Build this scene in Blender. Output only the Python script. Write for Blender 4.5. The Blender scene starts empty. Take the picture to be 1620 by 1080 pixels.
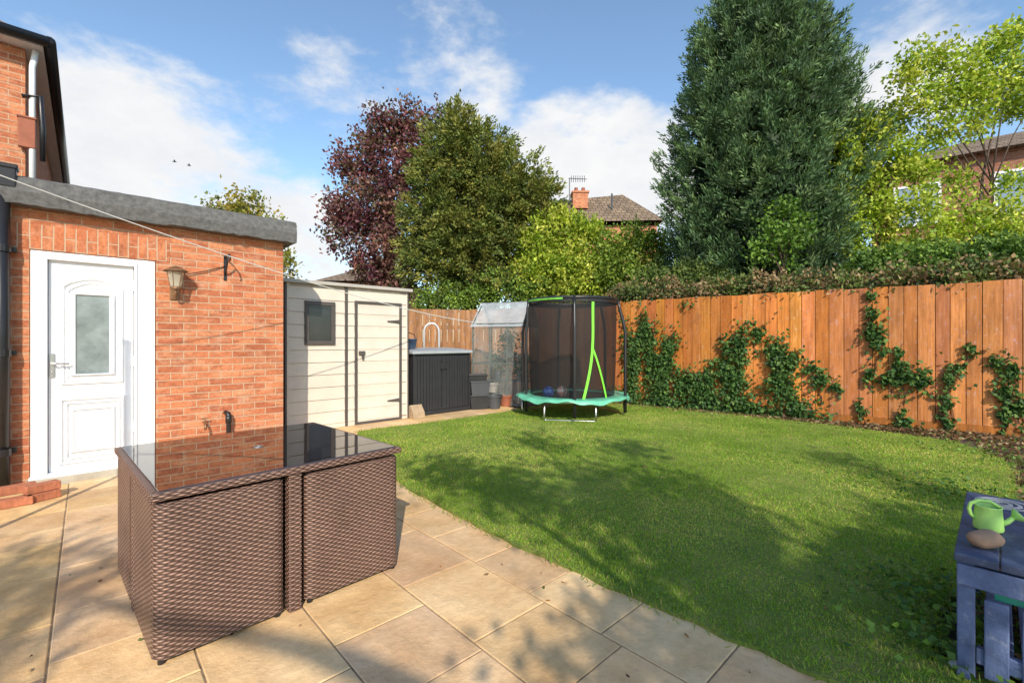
import bpy, math, random
import numpy as np
from mathutils import Vector, Matrix
random.seed(7); rng = np.random.default_rng(11)
S = bpy.context.scene; COL = S.collection
R = math.radians
FPX, CH = 720.0, 1.3
def G(px, py):
    Y = CH*FPX/(py-540.0); return ((px-810)/FPX*Y, Y)
def at(px, py, Y):
    return ((px-810)/FPX*Y, Y, CH+(540-py)/FPX*Y)
# ------------------------------------------------------------------ mesh builder
class MB:
    def __init__(s): s.V=[]; s.F=[]; s.T=[]; s.tint=None
    def add(s, vs, fs):
        o=len(s.V); s.V += [tuple(v) for v in vs]; s.F += [tuple(i+o for i in f) for f in fs]
        s.T += [s.tint or (1,1,1)]*len(vs)
    def box(s, x0,x1,y0,y1,z0,z1):
        s.add([(x0,y0,z0),(x1,y0,z0),(x1,y1,z0),(x0,y1,z0),(x0,y0,z1),(x1,y0,z1),(x1,y1,z1),(x0,y1,z1)],
              [(0,3,2,1),(4,5,6,7),(0,1,5,4),(1,2,6,5),(2,3,7,6),(3,0,4,7)])
    def slab(s, x0,x1,y0,y1,z0,z1,c=.006):
        d=c*.7
        s.add([(x0,y0,z0),(x1,y0,z0),(x1,y1,z0),(x0,y1,z0),(x0,y0,z1-d),(x1,y0,z1-d),(x1,y1,z1-d),(x0,y1,z1-d),
               (x0+c,y0+c,z1),(x1-c,y0+c,z1),(x1-c,y1-c,z1),(x0+c,y1-c,z1)],
              [(0,1,5,4),(1,2,6,5),(2,3,7,6),(3,0,4,7),(4,5,9,8),(5,6,10,9),(6,7,11,10),(7,4,8,11),(8,9,10,11)])
    def tube(s, pts, r, n=8, closed=False, cap=True):
        pts=[Vector(p) for p in pts]; m=len(pts)
        rs = r if isinstance(r,(list,tuple)) else [r]*m
        vs=[]; prev=None
        for i,p in enumerate(pts):
            if closed: d=pts[(i+1)%m]-pts[i-1]
            else: d=pts[min(i+1,m-1)]-pts[max(i-1,0)]
            d.normalize()
            if prev is None:
                a=Vector((0,0,1)) if abs(d.z)<.9 else Vector((1,0,0))
                u=d.cross(a).normalized()
            else:
                u=(prev-d*prev.dot(d)).normalized()
            prev=u; w=d.cross(u)
            for k in range(n):
                t=2*math.pi*k/n; vs.append(p+(u*math.cos(t)+w*math.sin(t))*rs[i])
        fs=[]
        for i in range(m if closed else m-1):
            j=(i+1)%m
            for k in range(n):
                fs.append((i*n+k,i*n+(k+1)%n,j*n+(k+1)%n,j*n+k))
        if cap and not closed:
            fs.append(tuple(range(n-1,-1,-1))); fs.append(tuple((m-1)*n+k for k in range(n)))
        s.add(vs,fs)
    def prism(s, poly, z0, z1):
        n=len(poly)
        vs=[(x,y,z0) for x,y in poly]+[(x,y,z1) for x,y in poly]
        fs=[tuple(range(n-1,-1,-1)),tuple(range(n,2*n))]+[(i,(i+1)%n,n+(i+1)%n,n+i) for i in range(n)]
        s.add(vs,fs)
    def xprism(s, poly, x0, x1):
        n=len(poly)
        vs=[(x0,y,z) for y,z in poly]+[(x1,y,z) for y,z in poly]
        fs=[tuple(range(n-1,-1,-1)),tuple(range(n,2*n))]+[(i,(i+1)%n,n+(i+1)%n,n+i) for i in range(n)]
        s.add(vs,fs)
    def rev(s, prof, n=32, c=(0,0,0)):
        vs=[(c[0]+r*math.cos(2*math.pi*k/n),c[1]+r*math.sin(2*math.pi*k/n),c[2]+z) for r,z in prof for k in range(n)]
        fs=[(i*n+k,i*n+(k+1)%n,(i+1)*n+(k+1)%n,(i+1)*n+k) for i in range(len(prof)-1) for k in range(n)]
        s.add(vs,fs)
    def ball(s, c, r, sc=(1,1,1), n=16):
        prof=[(max(r*math.sin(math.pi*i/n),1e-4),-r*math.cos(math.pi*i/n)) for i in range(n+1)]
        o=len(s.V); s.rev(prof,2*n)
        for i in range(o,len(s.V)):
            v=s.V[i]; s.V[i]=(c[0]+v[0]*sc[0],c[1]+v[1]*sc[1],c[2]+v[2]*sc[2])
    def done(s, name, mat, parent=None, uv=True, bevel=0, smooth=False, swap=False):
        me=bpy.data.meshes.new(name); me.from_pydata(s.V,[],s.F); me.update()
        if uv:
            l=me.uv_layers.new(name='UVMap'); arr=np.zeros(len(me.loops)*2)
            for p in me.polygons:
                n=p.normal; a=[abs(n.x),abs(n.y),abs(n.z)]; k=a.index(max(a))
                for li in p.loop_indices:
                    v=me.vertices[me.loops[li].vertex_index].co
                    q=(v.y,v.z) if k==0 else ((v.x,v.z) if k==1 else (v.x,v.y))
                    if swap: q=(q[1],q[0])
                    arr[li*2]=q[0]; arr[li*2+1]=q[1]
            l.data.foreach_set('uv',arr)
        if any(t!=(1,1,1) for t in s.T):
            ca=me.color_attributes.new('tint','FLOAT_COLOR','POINT')
            ca.data.foreach_set('color',np.c_[np.array(s.T),np.ones(len(s.T))].ravel())
        if smooth:
            me.polygons.foreach_set('use_smooth',[True]*len(me.polygons))
        o=bpy.data.objects.new(name,me); COL.objects.link(o); me.materials.append(mat)
        if parent: o.parent=parent
        if bevel:
            b=o.modifiers.new('bevel','BEVEL'); b.width=bevel; b.segments=2; b.limit_method='ANGLE'
        return o
def tag(o,label=None,cat=None,group=None,kind=None):
    if label:o['label']=label
    if cat:o['category']=cat
    if group:o['group']=group
    if kind:o['kind']=kind
    return o
def thing(name,label,cat,loc=(0,0,0),rz=0,group=None):
    o=bpy.data.objects.new(name,None); COL.objects.link(o); o.location=loc; o.rotation_euler=(0,0,rz); o.empty_display_size=.1
    return tag(o,label,cat,group)
# ------------------------------------------------------------------ materials
def nt(name):
    m=bpy.data.materials.new(name); m.use_nodes=True; t=m.node_tree; return m,t,t.nodes['Principled BSDF']
def N(t,k,**kw):
    n=t.nodes.new(k)
    for a,b in kw.items():
        if a in n.inputs: n.inputs[a].default_value=b
        else: setattr(n,a,b)
    return n
def mixc(t,f,a,b,mode='MIX'):
    n=t.nodes.new('ShaderNodeMix'); n.data_type='RGBA'; n.blend_type=mode
    def put(i,v):
        if hasattr(v,'links'): t.links.new(v,n.inputs[i])
        elif isinstance(v,(int,float)): n.inputs[i].default_value=v
        else: n.inputs[i].default_value=(*v[:3],1)
    put(0,f); put(6,a); put(7,b); return n.outputs[2]
def ramp(t,inp,stops):
    n=t.nodes.new('ShaderNodeValToRGB'); e=n.color_ramp.elements
    while len(e)<len(stops): e.new(.5)
    for i,(p,c) in enumerate(stops):
        e[i].position=p; e[i].color=(c,c,c,1) if isinstance(c,(int,float)) else (*c,1)
    t.links.new(inp,n.inputs[0]); return n.outputs[0]
def math_(t,op,a,b=None):
    n=t.nodes.new('ShaderNodeMath'); n.operation=op
    for i,v in enumerate((a,b)):
        if v is None: continue
        if hasattr(v,'links'): t.links.new(v,n.inputs[i])
        else: n.inputs[i].default_value=v
    return n.outputs[0]
def noise(t,vec,scale,det=4,rough=.6):
    n=N(t,'ShaderNodeTexNoise'); n.inputs['Scale'].default_value=scale; n.inputs['Detail'].default_value=det; n.inputs['Roughness'].default_value=rough
    if vec is not None: t.links.new(vec,n.inputs['Vector'])
    return n.outputs['Fac']
def mapping(t,vec,sc):
    n=N(t,'ShaderNodeMapping'); n.inputs['Scale'].default_value=sc; t.links.new(vec,n.inputs['Vector']); return n.outputs[0]
def bumpit(t,b,h,strength=.4,dist=.01):
    n=N(t,'ShaderNodeBump'); n.inputs['Strength'].default_value=strength; n.inputs['Distance'].default_value=dist
    t.links.new(h,n.inputs['Height']); t.links.new(n.outputs[0],b.inputs['Normal'])
def pm(name,col,rough=.6,var=.25,scale=6,bump=0,metal=0,stretch=(1,1,1),bscale=None,spec=.5,patch=None):
    m,t,b=nt(name); tc=N(t,'ShaderNodeTexCoord'); v=mapping(t,tc.outputs['Object'],stretch)
    f=noise(t,v,scale,6,.65); r=ramp(t,f,[(.25,1-var),(.75,1+var*.6)])
    c=mixc(t,1.0,col,r,'MULTIPLY')
    if patch:
        c=mixc(t,ramp(t,noise(t,v,scale*2.3,7,.75),[(.56,0.),(.68,.7)]),c,patch)
    t.links.new(c,b.inputs['Base Color']); b.inputs['Roughness'].default_value=rough; b.inputs['Metallic'].default_value=metal
    b.inputs['Specular IOR Level'].default_value=spec
    if bump: bumpit(t,b,noise(t,v,bscale or scale*4,5,.65),bump,.01)
    return m
def brickmat(name,c1,c2,mort,w=.225,h=.075,eff_amt=.5):
    m,t,b=nt(name); tc=N(t,'ShaderNodeTexCoord'); uv=tc.outputs['UV']
    wob=N(t,'ShaderNodeTexNoise'); wob.inputs['Scale'].default_value=9; t.links.new(uv,wob.inputs['Vector'])
    va=N(t,'ShaderNodeVectorMath',operation='MULTIPLY_ADD'); t.links.new(wob.outputs['Color'],va.inputs[0]); va.inputs[1].default_value=(.008,.008,0); t.links.new(uv,va.inputs[2]); uvw=va.outputs[0]
    br=N(t,'ShaderNodeTexBrick'); t.links.new(uvw,br.inputs['Vector']); 
    for k,v in (('Scale',1),('Brick Width',w),('Row Height',h),('Mortar Size',.005),('Mortar Smooth',.2),('Bias',-.05)): br.inputs[k].default_value=v
    br.inputs['Color1'].default_value=(*c1,1); br.inputs['Color2'].default_value=(*c2,1); br.inputs['Mortar'].default_value=(*mort,1)
    n1=noise(t,uv,2.2,5,.6); n2=noise(t,uv,38,4,.7); n3=noise(t,mapping(t,uv,(4.4,13.3,1)),1,2,.5); n4=noise(t,mapping(t,uv,(4.1,12.9,1)),1.3,2,.5)
    c=mixc(t,1.0,br.outputs['Color'],ramp(t,n1,[(.3,.8),(.7,1.18)]),'MULTIPLY')
    c=mixc(t,ramp(t,n3,[(.48,0.),(.66,.6)]),c,(c1[0]*1.15,c1[1]*1.5,c1[2]*1.7))
    c=mixc(t,ramp(t,n4,[(.55,0.),(.7,.6)]),c,(c2[0]*.72,c2[1]*.75,c2[2]*.85))
    c=mixc(t,1.0,c,ramp(t,n2,[(.3,.72),(.7,1.22)]),'MULTIPLY')
    c=mixc(t,ramp(t,br.outputs['Fac'],[(.2,0.),(.8,1.)]),c,mort)
    eff=ramp(t,noise(t,uv,5,6,.75),[(.54,0.),(.72,eff_amt)])
    c=mixc(t,eff,c,(.62,.44,.30))
    t.links.new(c,b.inputs['Base Color']); b.inputs['Roughness'].default_value=.9; b.inputs['Specular IOR Level'].default_value=.15
    hgt=math_(t,'ADD',math_(t,'MULTIPLY',br.outputs['Fac'],-1.0),math_(t,'MULTIPLY',n2,.6))
    bumpit(t,b,hgt,.7,.006); return m
def leafmat(name,trans=.3,rough=.5):
    m,t,b=nt(name); a=N(t,'ShaderNodeAttribute',attribute_name='tint')
    t.links.new(a.outputs['Color'],b.inputs['Base Color']); b.inputs['Roughness'].default_value=rough; b.inputs['Specular IOR Level'].default_value=.3
    tr=N(t,'ShaderNodeBsdfTranslucent'); t.links.new(mixc(t,1.0,a.outputs['Color'],(1.5,1.6,.7),'MULTIPLY'),tr.inputs['Color'])
    mx=N(t,'ShaderNodeMixShader'); mx.inputs[0].default_value=trans
    t.links.new(b.outputs[0],mx.inputs[1]); t.links.new(tr.outputs[0],mx.inputs[2])
    t.links.new(mx.outputs[0],t.nodes['Material Output'].inputs['Surface']); return m
def seethrough(name,col,alpha,rough=.4,pattern=0):
    m,t,b=nt(name); b.inputs['Base Color'].default_value=(*col,1); b.inputs['Roughness'].default_value=rough
    tr=N(t,'ShaderNodeBsdfTransparent'); mx=N(t,'ShaderNodeMixShader'); mx.inputs[0].default_value=alpha
    if pattern:
        tc=N(t,'ShaderNodeTexCoord'); f=noise(t,tc.outputs['Object'],pattern,4,.6)
        t.links.new(ramp(t,f,[(.3,max(alpha-.1,0)),(.7,min(alpha+.12,1))]),mx.inputs[0])
    t.links.new(tr.outputs[0],mx.inputs[1]); t.links.new(b.outputs[0],mx.inputs[2])
    t.links.new(mx.outputs[0],t.nodes['Material Output'].inputs['Surface']); return m
def wicker(name):
    m,t,b=nt(name); tc=N(t,'ShaderNodeTexCoord'); sp=N(t,'ShaderNodeSeparateXYZ'); t.links.new(tc.outputs['UV'],sp.inputs[0])
    wob=noise(t,tc.outputs['UV'],14,2,.5)
    u=math_(t,'DIVIDE',sp.outputs[0],.022)
    v=math_(t,'ADD',math_(t,'DIVIDE',sp.outputs[1],.0108),math_(t,'MULTIPLY',wob,.5))
    row=math_(t,'FLOOR',v); fr=math_(t,'SUBTRACT',v,row)
    q=math_(t,'SUBTRACT',math_(t,'MULTIPLY',fr,2.0),1.0)
    prof=math_(t,'SQRT',math_(t,'MAXIMUM',math_(t,'SUBTRACT',1.0,math_(t,'MULTIPLY',q,q)),.0))
    s=math_(t,'SINE',math_(t,'MULTIPLY',math_(t,'ADD',u,row),math.pi))
    s01=math_(t,'ADD',math_(t,'MULTIPLY',s,.5),.5)
    hor=math_(t,'MULTIPLY',prof,math_(t,'ADD',math_(t,'MULTIPLY',s01,.85),.15))
    n2=noise(t,mapping(t,tc.outputs['UV'],(40,160,1)),1,3,.6); n3=noise(t,tc.outputs['UV'],4,3,.6)
    c=ramp(t,hor,[(.0,(.03,.017,.012)),(.35,(.125,.07,.052)),(.9,(.345,.21,.16))])  # shade between strands painted in: colour darkens toward the weave gaps
    c=mixc(t,1.0,c,ramp(t,n2,[(.3,.65),(.7,1.3)]),'MULTIPLY'); c=mixc(t,1.0,c,ramp(t,n3,[(.3,.8),(.7,1.15)]),'MULTIPLY')
    t.links.new(c,b.inputs['Base Color']); b.inputs['Roughness'].default_value=.42
    bumpit(t,b,hor,.9,.007); return m

M={}
M['brick']=brickmat('orange_brick',(.545,.20,.095),(.395,.125,.064),(.50,.36,.24))
M['soldier']=brickmat('soldier_brick',(.55,.19,.088),(.42,.135,.065),(.52,.38,.26))
M['upvc']=pm('white_upvc',(.85,.86,.88),.35,.05,3)
M['frost']=pm('frosted_glass',(.23,.275,.275),.15,.5,5)
M['felt']=pm('roof_felt',(.16,.16,.155),.95,.55,22,1.0,bscale=170)
M['blackp']=pm('black_plastic',(.018,.018,.02),.35,.3,5)
M['white']=pm('white_paint',(.82,.82,.81),.5,.08,4)
M['metal']=pm('grey_metal',(.55,.55,.55),.3,.1,5,metal=1)
M['palem']=pm('pale_aluminium',(.62,.64,.66),.35,.1,5,metal=.35)
M['brass']=pm('aged_copper',(.30,.17,.09),.45,.4,12,metal=.6)
M['lampglass']=seethrough('lamp_glass',(.7,.65,.5),.45,.1)
M['concrete']=pm('concrete',(.42,.38,.31),.9,.35,6,.5)
M['cream']=pm('cream_plastic',(.68,.60,.51),.55,.14,2.5,.15,bscale=60)
M['trim']=pm('dark_taupe_plastic',(.085,.072,.066),.5,.2,5)
M['darkglass']=pm('dark_window',(.03,.035,.04),.06,.4,3)
M['boxdark']=pm('charcoal_plastic',(.024,.025,.028),.55,.3,5,.2)
M['lidgrey']=pm('grey_lid',(.36,.39,.42),.5,.15,4)
M['green']=pm('lime_green_fabric',(.20,.70,.05),.55,.15,6)
M['pad']=pm('teal_green_pad',(.13,.47,.31),.42,.3,5,.25)
M['net']=seethrough('safety_net',(.010,.010,.011),.68,.8)
M['clear']=seethrough('clear_plastic_sheet',(.36,.40,.39),.24,.10,2)
M['clearroof']=seethrough('milky_plastic_sheet',(.50,.54,.56),.55,.2,5)
M['wick']=wicker('brown_wicker')
M['tglass']=pm('tinted_table_glass',(.022,.014,.012),.015,.2,3,spec=.9)
M['tglass'].node_tree.nodes['Principled BSDF'].inputs['IOR'].default_value=1.9
M['blue']=pm('worn_blue_paint',(.095,.135,.27),.75,.5,9,.5,patch=(.25,.29,.38))
M['bluetop']=pm('dark_blue_top',(.045,.065,.13),.6,.6,7,.5,patch=(.15,.18,.25))
M['stone']=pm('river_stone',(.36,.225,.145),.7,.35,9,.4)
M['can']=pm('lime_plastic',(.42,.72,.18),.35,.06,4)
M['soil']=pm('garden_soil',(.085,.056,.036),.95,.6,7,.9,bscale=30)
M['joint']=pm('sandy_joint',(.33,.24,.15),.95,.7,9,.5)
M['bark']=pm('tree_bark',(.10,.07,.05),.9,.5,9,.8)
M['leaf']=leafmat('foliage'); M['leafd']=leafmat('dense_foliage',.15,.6); M['grass']=leafmat('grass_blade',.35,.6)
M['greyp']=pm('grey_plastic',(.07,.075,.085),.5,.2,5)
M['cord']=pm('pale_cord',(.78,.77,.72),.7,.1,5)
M['terracotta']=pm('terracotta',(.33,.11,.06),.8,.3,5)
M['frame']=pm('green_tube',(.06,.08,.07),.5,.2,5)
def tilemat(name,c):
    m,t,b=nt(name); tc=N(t,'ShaderNodeTexCoord')
    br=N(t,'ShaderNodeTexBrick'); t.links.new(tc.outputs['UV'],br.inputs['Vector'])
    for k,v in (('Scale',1),('Brick Width',.3),('Row Height',.28),('Mortar Size',.03),('Mortar Smooth',.6)): br.inputs[k].default_value=v
    br.inputs['Color1'].default_value=(*c,1); br.inputs['Color2'].default_value=(c[0]*.7,c[1]*.7,c[2]*.7,1); br.inputs['Mortar'].default_value=(c[0]*.25,c[1]*.25,c[2]*.25,1)
    cc=mixc(t,1.0,br.outputs['Color'],ramp(t,noise(t,tc.outputs['UV'],1.5,5),[(.3,.65),(.7,1.3)]),'MULTIPLY')
    t.links.new(cc,b.inputs['Base Color']); b.inputs['Roughness'].default_value=.9; return m
M['fartile']=tilemat('brown_roof_tiles',(.24,.17,.11))
def sandmat():
    m,t,b=nt('buff_sandstone'); tc=N(t,'ShaderNodeTexCoord'); v=tc.outputs['Object']
    a=N(t,'ShaderNodeAttribute',attribute_name='tint')
    n1=noise(t,v,2.6,7,.6); n2=noise(t,v,26,6,.7); n3=noise(t,mapping(t,v,(1,1,1)),1.1,4,.6)
    c=ramp(t,n1,[(.3,(.60,.375,.185)),(.5,(.72,.485,.265)),(.72,(.81,.59,.355))])
    c=mixc(t,1.0,c,ramp(t,n2,[(.3,.87),(.7,1.07)]),'MULTIPLY')
    c=mixc(t,ramp(t,n3,[(.58,0.),(.8,.2)]),c,(.42,.25,.125))
    c=mixc(t,1.0,c,a.outputs['Color'],'MULTIPLY')
    t.links.new(c,b.inputs['Base Color']); b.inputs['Roughness'].default_value=.85; b.inputs['Specular IOR Level'].default_value=.12
    w=N(t,'ShaderNodeTexWave'); w.inputs['Scale'].default_value=1.3; w.inputs['Distortion'].default_value=9; w.inputs['Detail'].default_value=4; t.links.new(v,w.inputs['Vector'])
    h=math_(t,'ADD',math_(t,'MULTIPLY',n2,.45),math_(t,'ADD',math_(t,'MULTIPLY',n1,1.8),math_(t,'MULTIPLY',w.outputs['Fac'],.35)))
    bumpit(t,b,h,.55,.02); return m
M['sand']=sandmat()
def woodmat():
    m,t,b=nt('orange_stained_boards'); tc=N(t,'ShaderNodeTexCoord'); v=tc.outputs['Object']
    a=N(t,'ShaderNodeAttribute',attribute_name='tint')
    g=noise(t,mapping(t,v,(28,28,1.3)),1,6,.65); st=noise(t,mapping(t,v,(5,5,1.0)),1,6,.7); sp=noise(t,mapping(t,v,(11,11,6)),1.6,6,.8); dk=noise(t,mapping(t,v,(7,7,2)),1.3,6,.75)
    c=ramp(t,g,[(.3,(.44,.138,.024)),(.55,(.63,.22,.042)),(.8,(.74,.32,.088))])
    c=mixc(t,1.0,c,ramp(t,st,[(.3,.6),(.65,1.15)]),'MULTIPLY')
    c=mixc(t,ramp(t,sp,[(.56,0.),(.69,.6)]),c,(.66,.45,.29))
    c=mixc(t,ramp(t,dk,[(.55,0.),(.71,.65)]),c,(.20,.08,.03))
    c=mixc(t,1.0,c,a.outputs['Color'],'MULTIPLY')
    t.links.new(c,b.inputs['Base Color']); b.inputs['Roughness'].default_value=.75; b.inputs['Specular IOR Level'].default_value=.25
    bumpit(t,b,g,.35,.006); return m
M['wood']=woodmat()
def lawnmat():
    m,t,b=nt('lawn_turf'); tc=N(t,'ShaderNodeTexCoord'); v=tc.outputs['Object']
    c=ramp(t,noise(t,v,3,6,.65),[(.3,(.11,.18,.025)),(.5,(.19,.25,.04)),(.72,(.31,.31,.08))])
    c=mixc(t,1.0,c,ramp(t,noise(t,v,60,4,.7),[(.3,.6),(.7,1.3)]),'MULTIPLY')
    t.links.new(c,b.inputs['Base Color']); b.inputs['Roughness'].default_value=.9; bumpit(t,b,noise(t,v,90,4,.7),.8,.02); return m
M['lawn']=lawnmat()
# ------------------------------------------------------------------ leaves
def unit(a): return a/np.maximum(np.linalg.norm(a,axis=1,keepdims=True),1e-6)
def leaves(name,P,D,L,W,colr,mat,parent=None):
    n=len(P); D=unit(D); Sv=unit(np.cross(D,unit(rng.normal(size=(n,3)))+1e-3)); Nn=np.cross(D,Sv)
    L=np.broadcast_to(L,(n,))[:,None]; W=np.broadcast_to(W,(n,))[:,None]
    v=np.empty((n,4,3)); v[:,0]=P; v[:,1]=P+D*L*.45+Sv*W*.5+Nn*W*.12; v[:,2]=P+D*L; v[:,3]=P+D*L*.45-Sv*W*.5+Nn*W*.12
    me=bpy.data.meshes.new(name); me.vertices.add(4*n); me.vertices.foreach_set('co',v.ravel())
    me.loops.add(4*n); me.loops.foreach_set('vertex_index',np.arange(4*n,dtype=np.int32))
    me.polygons.add(n); me.polygons.foreach_set('loop_start',np.arange(0,4*n,4,dtype=np.int32)); me.polygons.foreach_set('loop_total',np.full(n,4,dtype=np.int32))
    me.update(calc_edges=True)
    ca=me.color_attributes.new('tint','FLOAT_COLOR','POINT'); c4=np.ones((n,4,4)); c4[:,:,:3]=np.clip(colr,0,1)[:,None,:]; ca.data.foreach_set('color',c4.ravel())
    me.materials.append(mat); o=bpy.data.objects.new(name,me); COL.objects.link(o)
    if parent: o.parent=parent
    return o
def cols(n,pal,jit=.2):
    pal=np.array(pal); c=pal[rng.integers(0,len(pal),n)]; return c*(1+rng.uniform(-jit,jit,(n,1)))
def foliage(lobes,nsub,nleaf,subr,pal,a_out=.7,a_up=.3,a_rnd=.6,fill=.5,elong=0):
    Ps=[];Ds=[];Cs=[]
    for (c,r) in lobes:
        c=np.array(c); rr=np.broadcast_to(np.array(r,float),(3,))
        k=max(3,int(nsub*(rr.mean()**1.6)))
        d=unit(rng.normal(size=(k,3))); rad=rng.uniform(fill,1,(k,1))**.6
        sc=c+d*rr*rad; cc=cols(k,pal,.25)
        m=nleaf; off=rng.normal(size=(k,m,3))*subr*.5
        tt=rng.uniform(0,1,(k,m,1))
        ax=unit(d+np.array([0,0,elong])+rng.normal(size=(k,3))*.25)
        if elong: off=off*.55+ax[:,None,:]*tt*subr*2.2
        P=sc[:,None,:]+off
        D=d[:,None,:]*a_out+np.array([0,0,a_up])+rng.normal(size=(k,m,3))*a_rnd
        if elong: D=D+ax[:,None,:]*.8
        Ps.append(P.reshape(-1,3)); Ds.append(D.reshape(-1,3)); Cs.append((cc[:,None,:]*(1+rng.uniform(-.2,.25,(k,m,1)))).reshape(-1,3))
    return np.concatenate(Ps),np.concatenate(Ds),np.concatenate(Cs)
def pxlobes(lst,Y):
    out=[]
    for l in lst:
        px,py,r=l[:3]; dy=l[3] if len(l)>3 else 0
        out.append((at(px,py,Y+dy),r/FPX*Y))
    return out
def tree(name,label,cat,base,lobes,par,L,W,mat,trunk_r=.18,nb=7,group=None,crown='crown',inner=0,isz=.22):
    t=thing(name,label,cat,base,0,group); b=np.array(base)
    P,D,C=foliage(lobes,*par[0],**par[1]); n0=len(P)
    Ls=rng.uniform(.7,1.3,n0)*L; Ws=rng.uniform(.7,1.2,n0)*W
    if inner:
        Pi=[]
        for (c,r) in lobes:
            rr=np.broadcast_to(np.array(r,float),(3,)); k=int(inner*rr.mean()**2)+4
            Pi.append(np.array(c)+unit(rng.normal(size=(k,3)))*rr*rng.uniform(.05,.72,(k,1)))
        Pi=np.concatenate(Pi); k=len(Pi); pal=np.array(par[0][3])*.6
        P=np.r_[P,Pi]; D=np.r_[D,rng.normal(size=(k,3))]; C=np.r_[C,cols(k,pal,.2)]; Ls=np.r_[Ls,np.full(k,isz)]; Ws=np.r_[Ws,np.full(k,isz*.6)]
    keep=P[:,2]>base[2]+.05
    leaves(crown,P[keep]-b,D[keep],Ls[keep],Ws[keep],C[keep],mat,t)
    mb=MB(); top=max(lobes,key=lambda l:l[0][2])[0]; tv=Vector(top)-Vector(base)
    pts=[Vector((0,0,0))]
    for f in (.25,.5,.75,.95): pts.append(Vector((tv.x*f+random.uniform(-.1,.1),tv.y*f+random.uniform(-.1,.1),tv.z*f)))
    mb.tube(pts,[trunk_r,trunk_r*.85,trunk_r*.6,trunk_r*.4,trunk_r*.15],8)
    for l in random.sample(lobes,min(nb,len(lobes))):
        e=Vector(l[0])-Vector(base); f=max(.12,min(.7,e.z/tv.z*.55)); s0=Vector((tv.x*f,tv.y*f,tv.z*f))
        mid=s0.lerp(e,.5)+Vector((0,0,.15)); mb.tube([s0,mid,e],[trunk_r*.45,trunk_r*.3,trunk_r*.1],6)
    mb.done('trunk',M['bark'],t,uv=False,smooth=True)
    return t
# ------------------------------------------------------------------ camera, light, world
cam=bpy.data.cameras.new('camera'); co=bpy.data.objects.new('camera',cam); COL.objects.link(co); S.camera=co
cam.sensor_width=36; cam.lens=16; cam.clip_end=3000; co.location=(0,0,CH); co.rotation_euler=(R(90),0,0)
TH,EL=R(10),R(33)
sv=Vector((math.sin(TH)*math.cos(EL),-math.cos(TH)*math.cos(EL),math.sin(EL)))
sl=bpy.data.lights.new('sun','SUN'); sl.energy=5.0; sl.angle=R(.5); sl.color=(1,.90,.75)
so=bpy.data.objects.new('sun',sl); COL.objects.link(so); so.rotation_euler=sv.to_track_quat('Z','Y').to_euler(); so.location=(5,-20,15)
w=bpy.data.worlds.new('World'); S.world=w; w.use_nodes=True; t=w.node_tree; bg=t.nodes['Background']
sky=N(t,'ShaderNodeTexSky'); sky.sky_type='NISHITA'; sky.sun_disc=False; sky.sun_elevation=EL; sky.sun_rotation=math.pi-TH; sky.ozone_density=1.6; sky.air_density=1.0; sky.dust_density=.6
tc=N(t,'ShaderNodeTexCoord'); gen=tc.outputs['Generated']
def vec(op,a,b=None):
    n=t.nodes.new('ShaderNodeVectorMath'); n.operation=op
    for i,v in enumerate((a,b)):
        if v is None: continue
        if hasattr(v,'links'): t.links.new(v,n.inputs[i])
        else: n.inputs[i].default_value=v
    return n
sq=vec('NORMALIZE',vec('MULTIPLY',gen,(1,1,1.7)).outputs[0]).outputs[0]
def blob(px,py,ang,amt):
    d=Vector(((px-810)/FPX,1,(540-py)/FPX)).normalized(); d=Vector((d.x,d.y,d.z*1.7)).normalized()
    dt=vec('DOT_PRODUCT',sq,tuple(d)).outputs['Value']
    mr=N(t,'ShaderNodeMapRange'); mr.interpolation_type='SMOOTHSTEP'
    mr.inputs[1].default_value=math.cos(R(ang)); mr.inputs[2].default_value=math.cos(R(ang*.25)); mr.inputs[3].default_value=0; mr.inputs[4].default_value=amt
    t.links.new(dt,mr.inputs[0]); return mr.outputs[0]
cov=None
for b_ in [(190,290,20,.42),(330,350,20,.42),(470,420,16,.40),(110,420,18,.4),(560,140,10,.20),(700,110,11,.20),(620,120,8,.16),(770,30,7,.12),(950,255,13,.44),(1040,300,12,.40),(1420,160,9,.34),(440,200,5,.16),(1490,20,6,.14),(860,330,14,.38),(640,340,12,.2),(1065,8,5,.14),(840,75,5,.12)]:
    o_=blob(*b_); cov=o_ if cov is None else math_(t,'MAXIMUM',cov,o_)
nz=noise(t,mapping(t,gen,(1,1,2.0)),5.0,9,.60); nz2=noise(t,mapping(t,gen,(1,1,1.8)),7,6,.6)
mrn=N(t,'ShaderNodeMapRange'); mrn.interpolation_type='SMOOTHSTEP'
for i,v in ((1,.64),(2,.92),(3,0),(4,1)): mrn.inputs[i].default_value=v
t.links.new(math_(t,'ADD',nz,cov),mrn.inputs[0])
cl=ramp(t,nz2,[(.3,(5.9,6.1,6.4)),(.65,(6.9,6.9,6.9))])
skc=mixc(t,1.0,sky.outputs[0],(1.6,1.7,1.68),'MULTIPLY')
t.links.new(mixc(t,mrn.outputs[0],skc,cl),bg.inputs['Color']); bg.inputs['Strength'].default_value=.14
S.view_settings.view_transform='Standard'; S.view_settings.look='None'; S.view_settings.exposure=0
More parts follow.
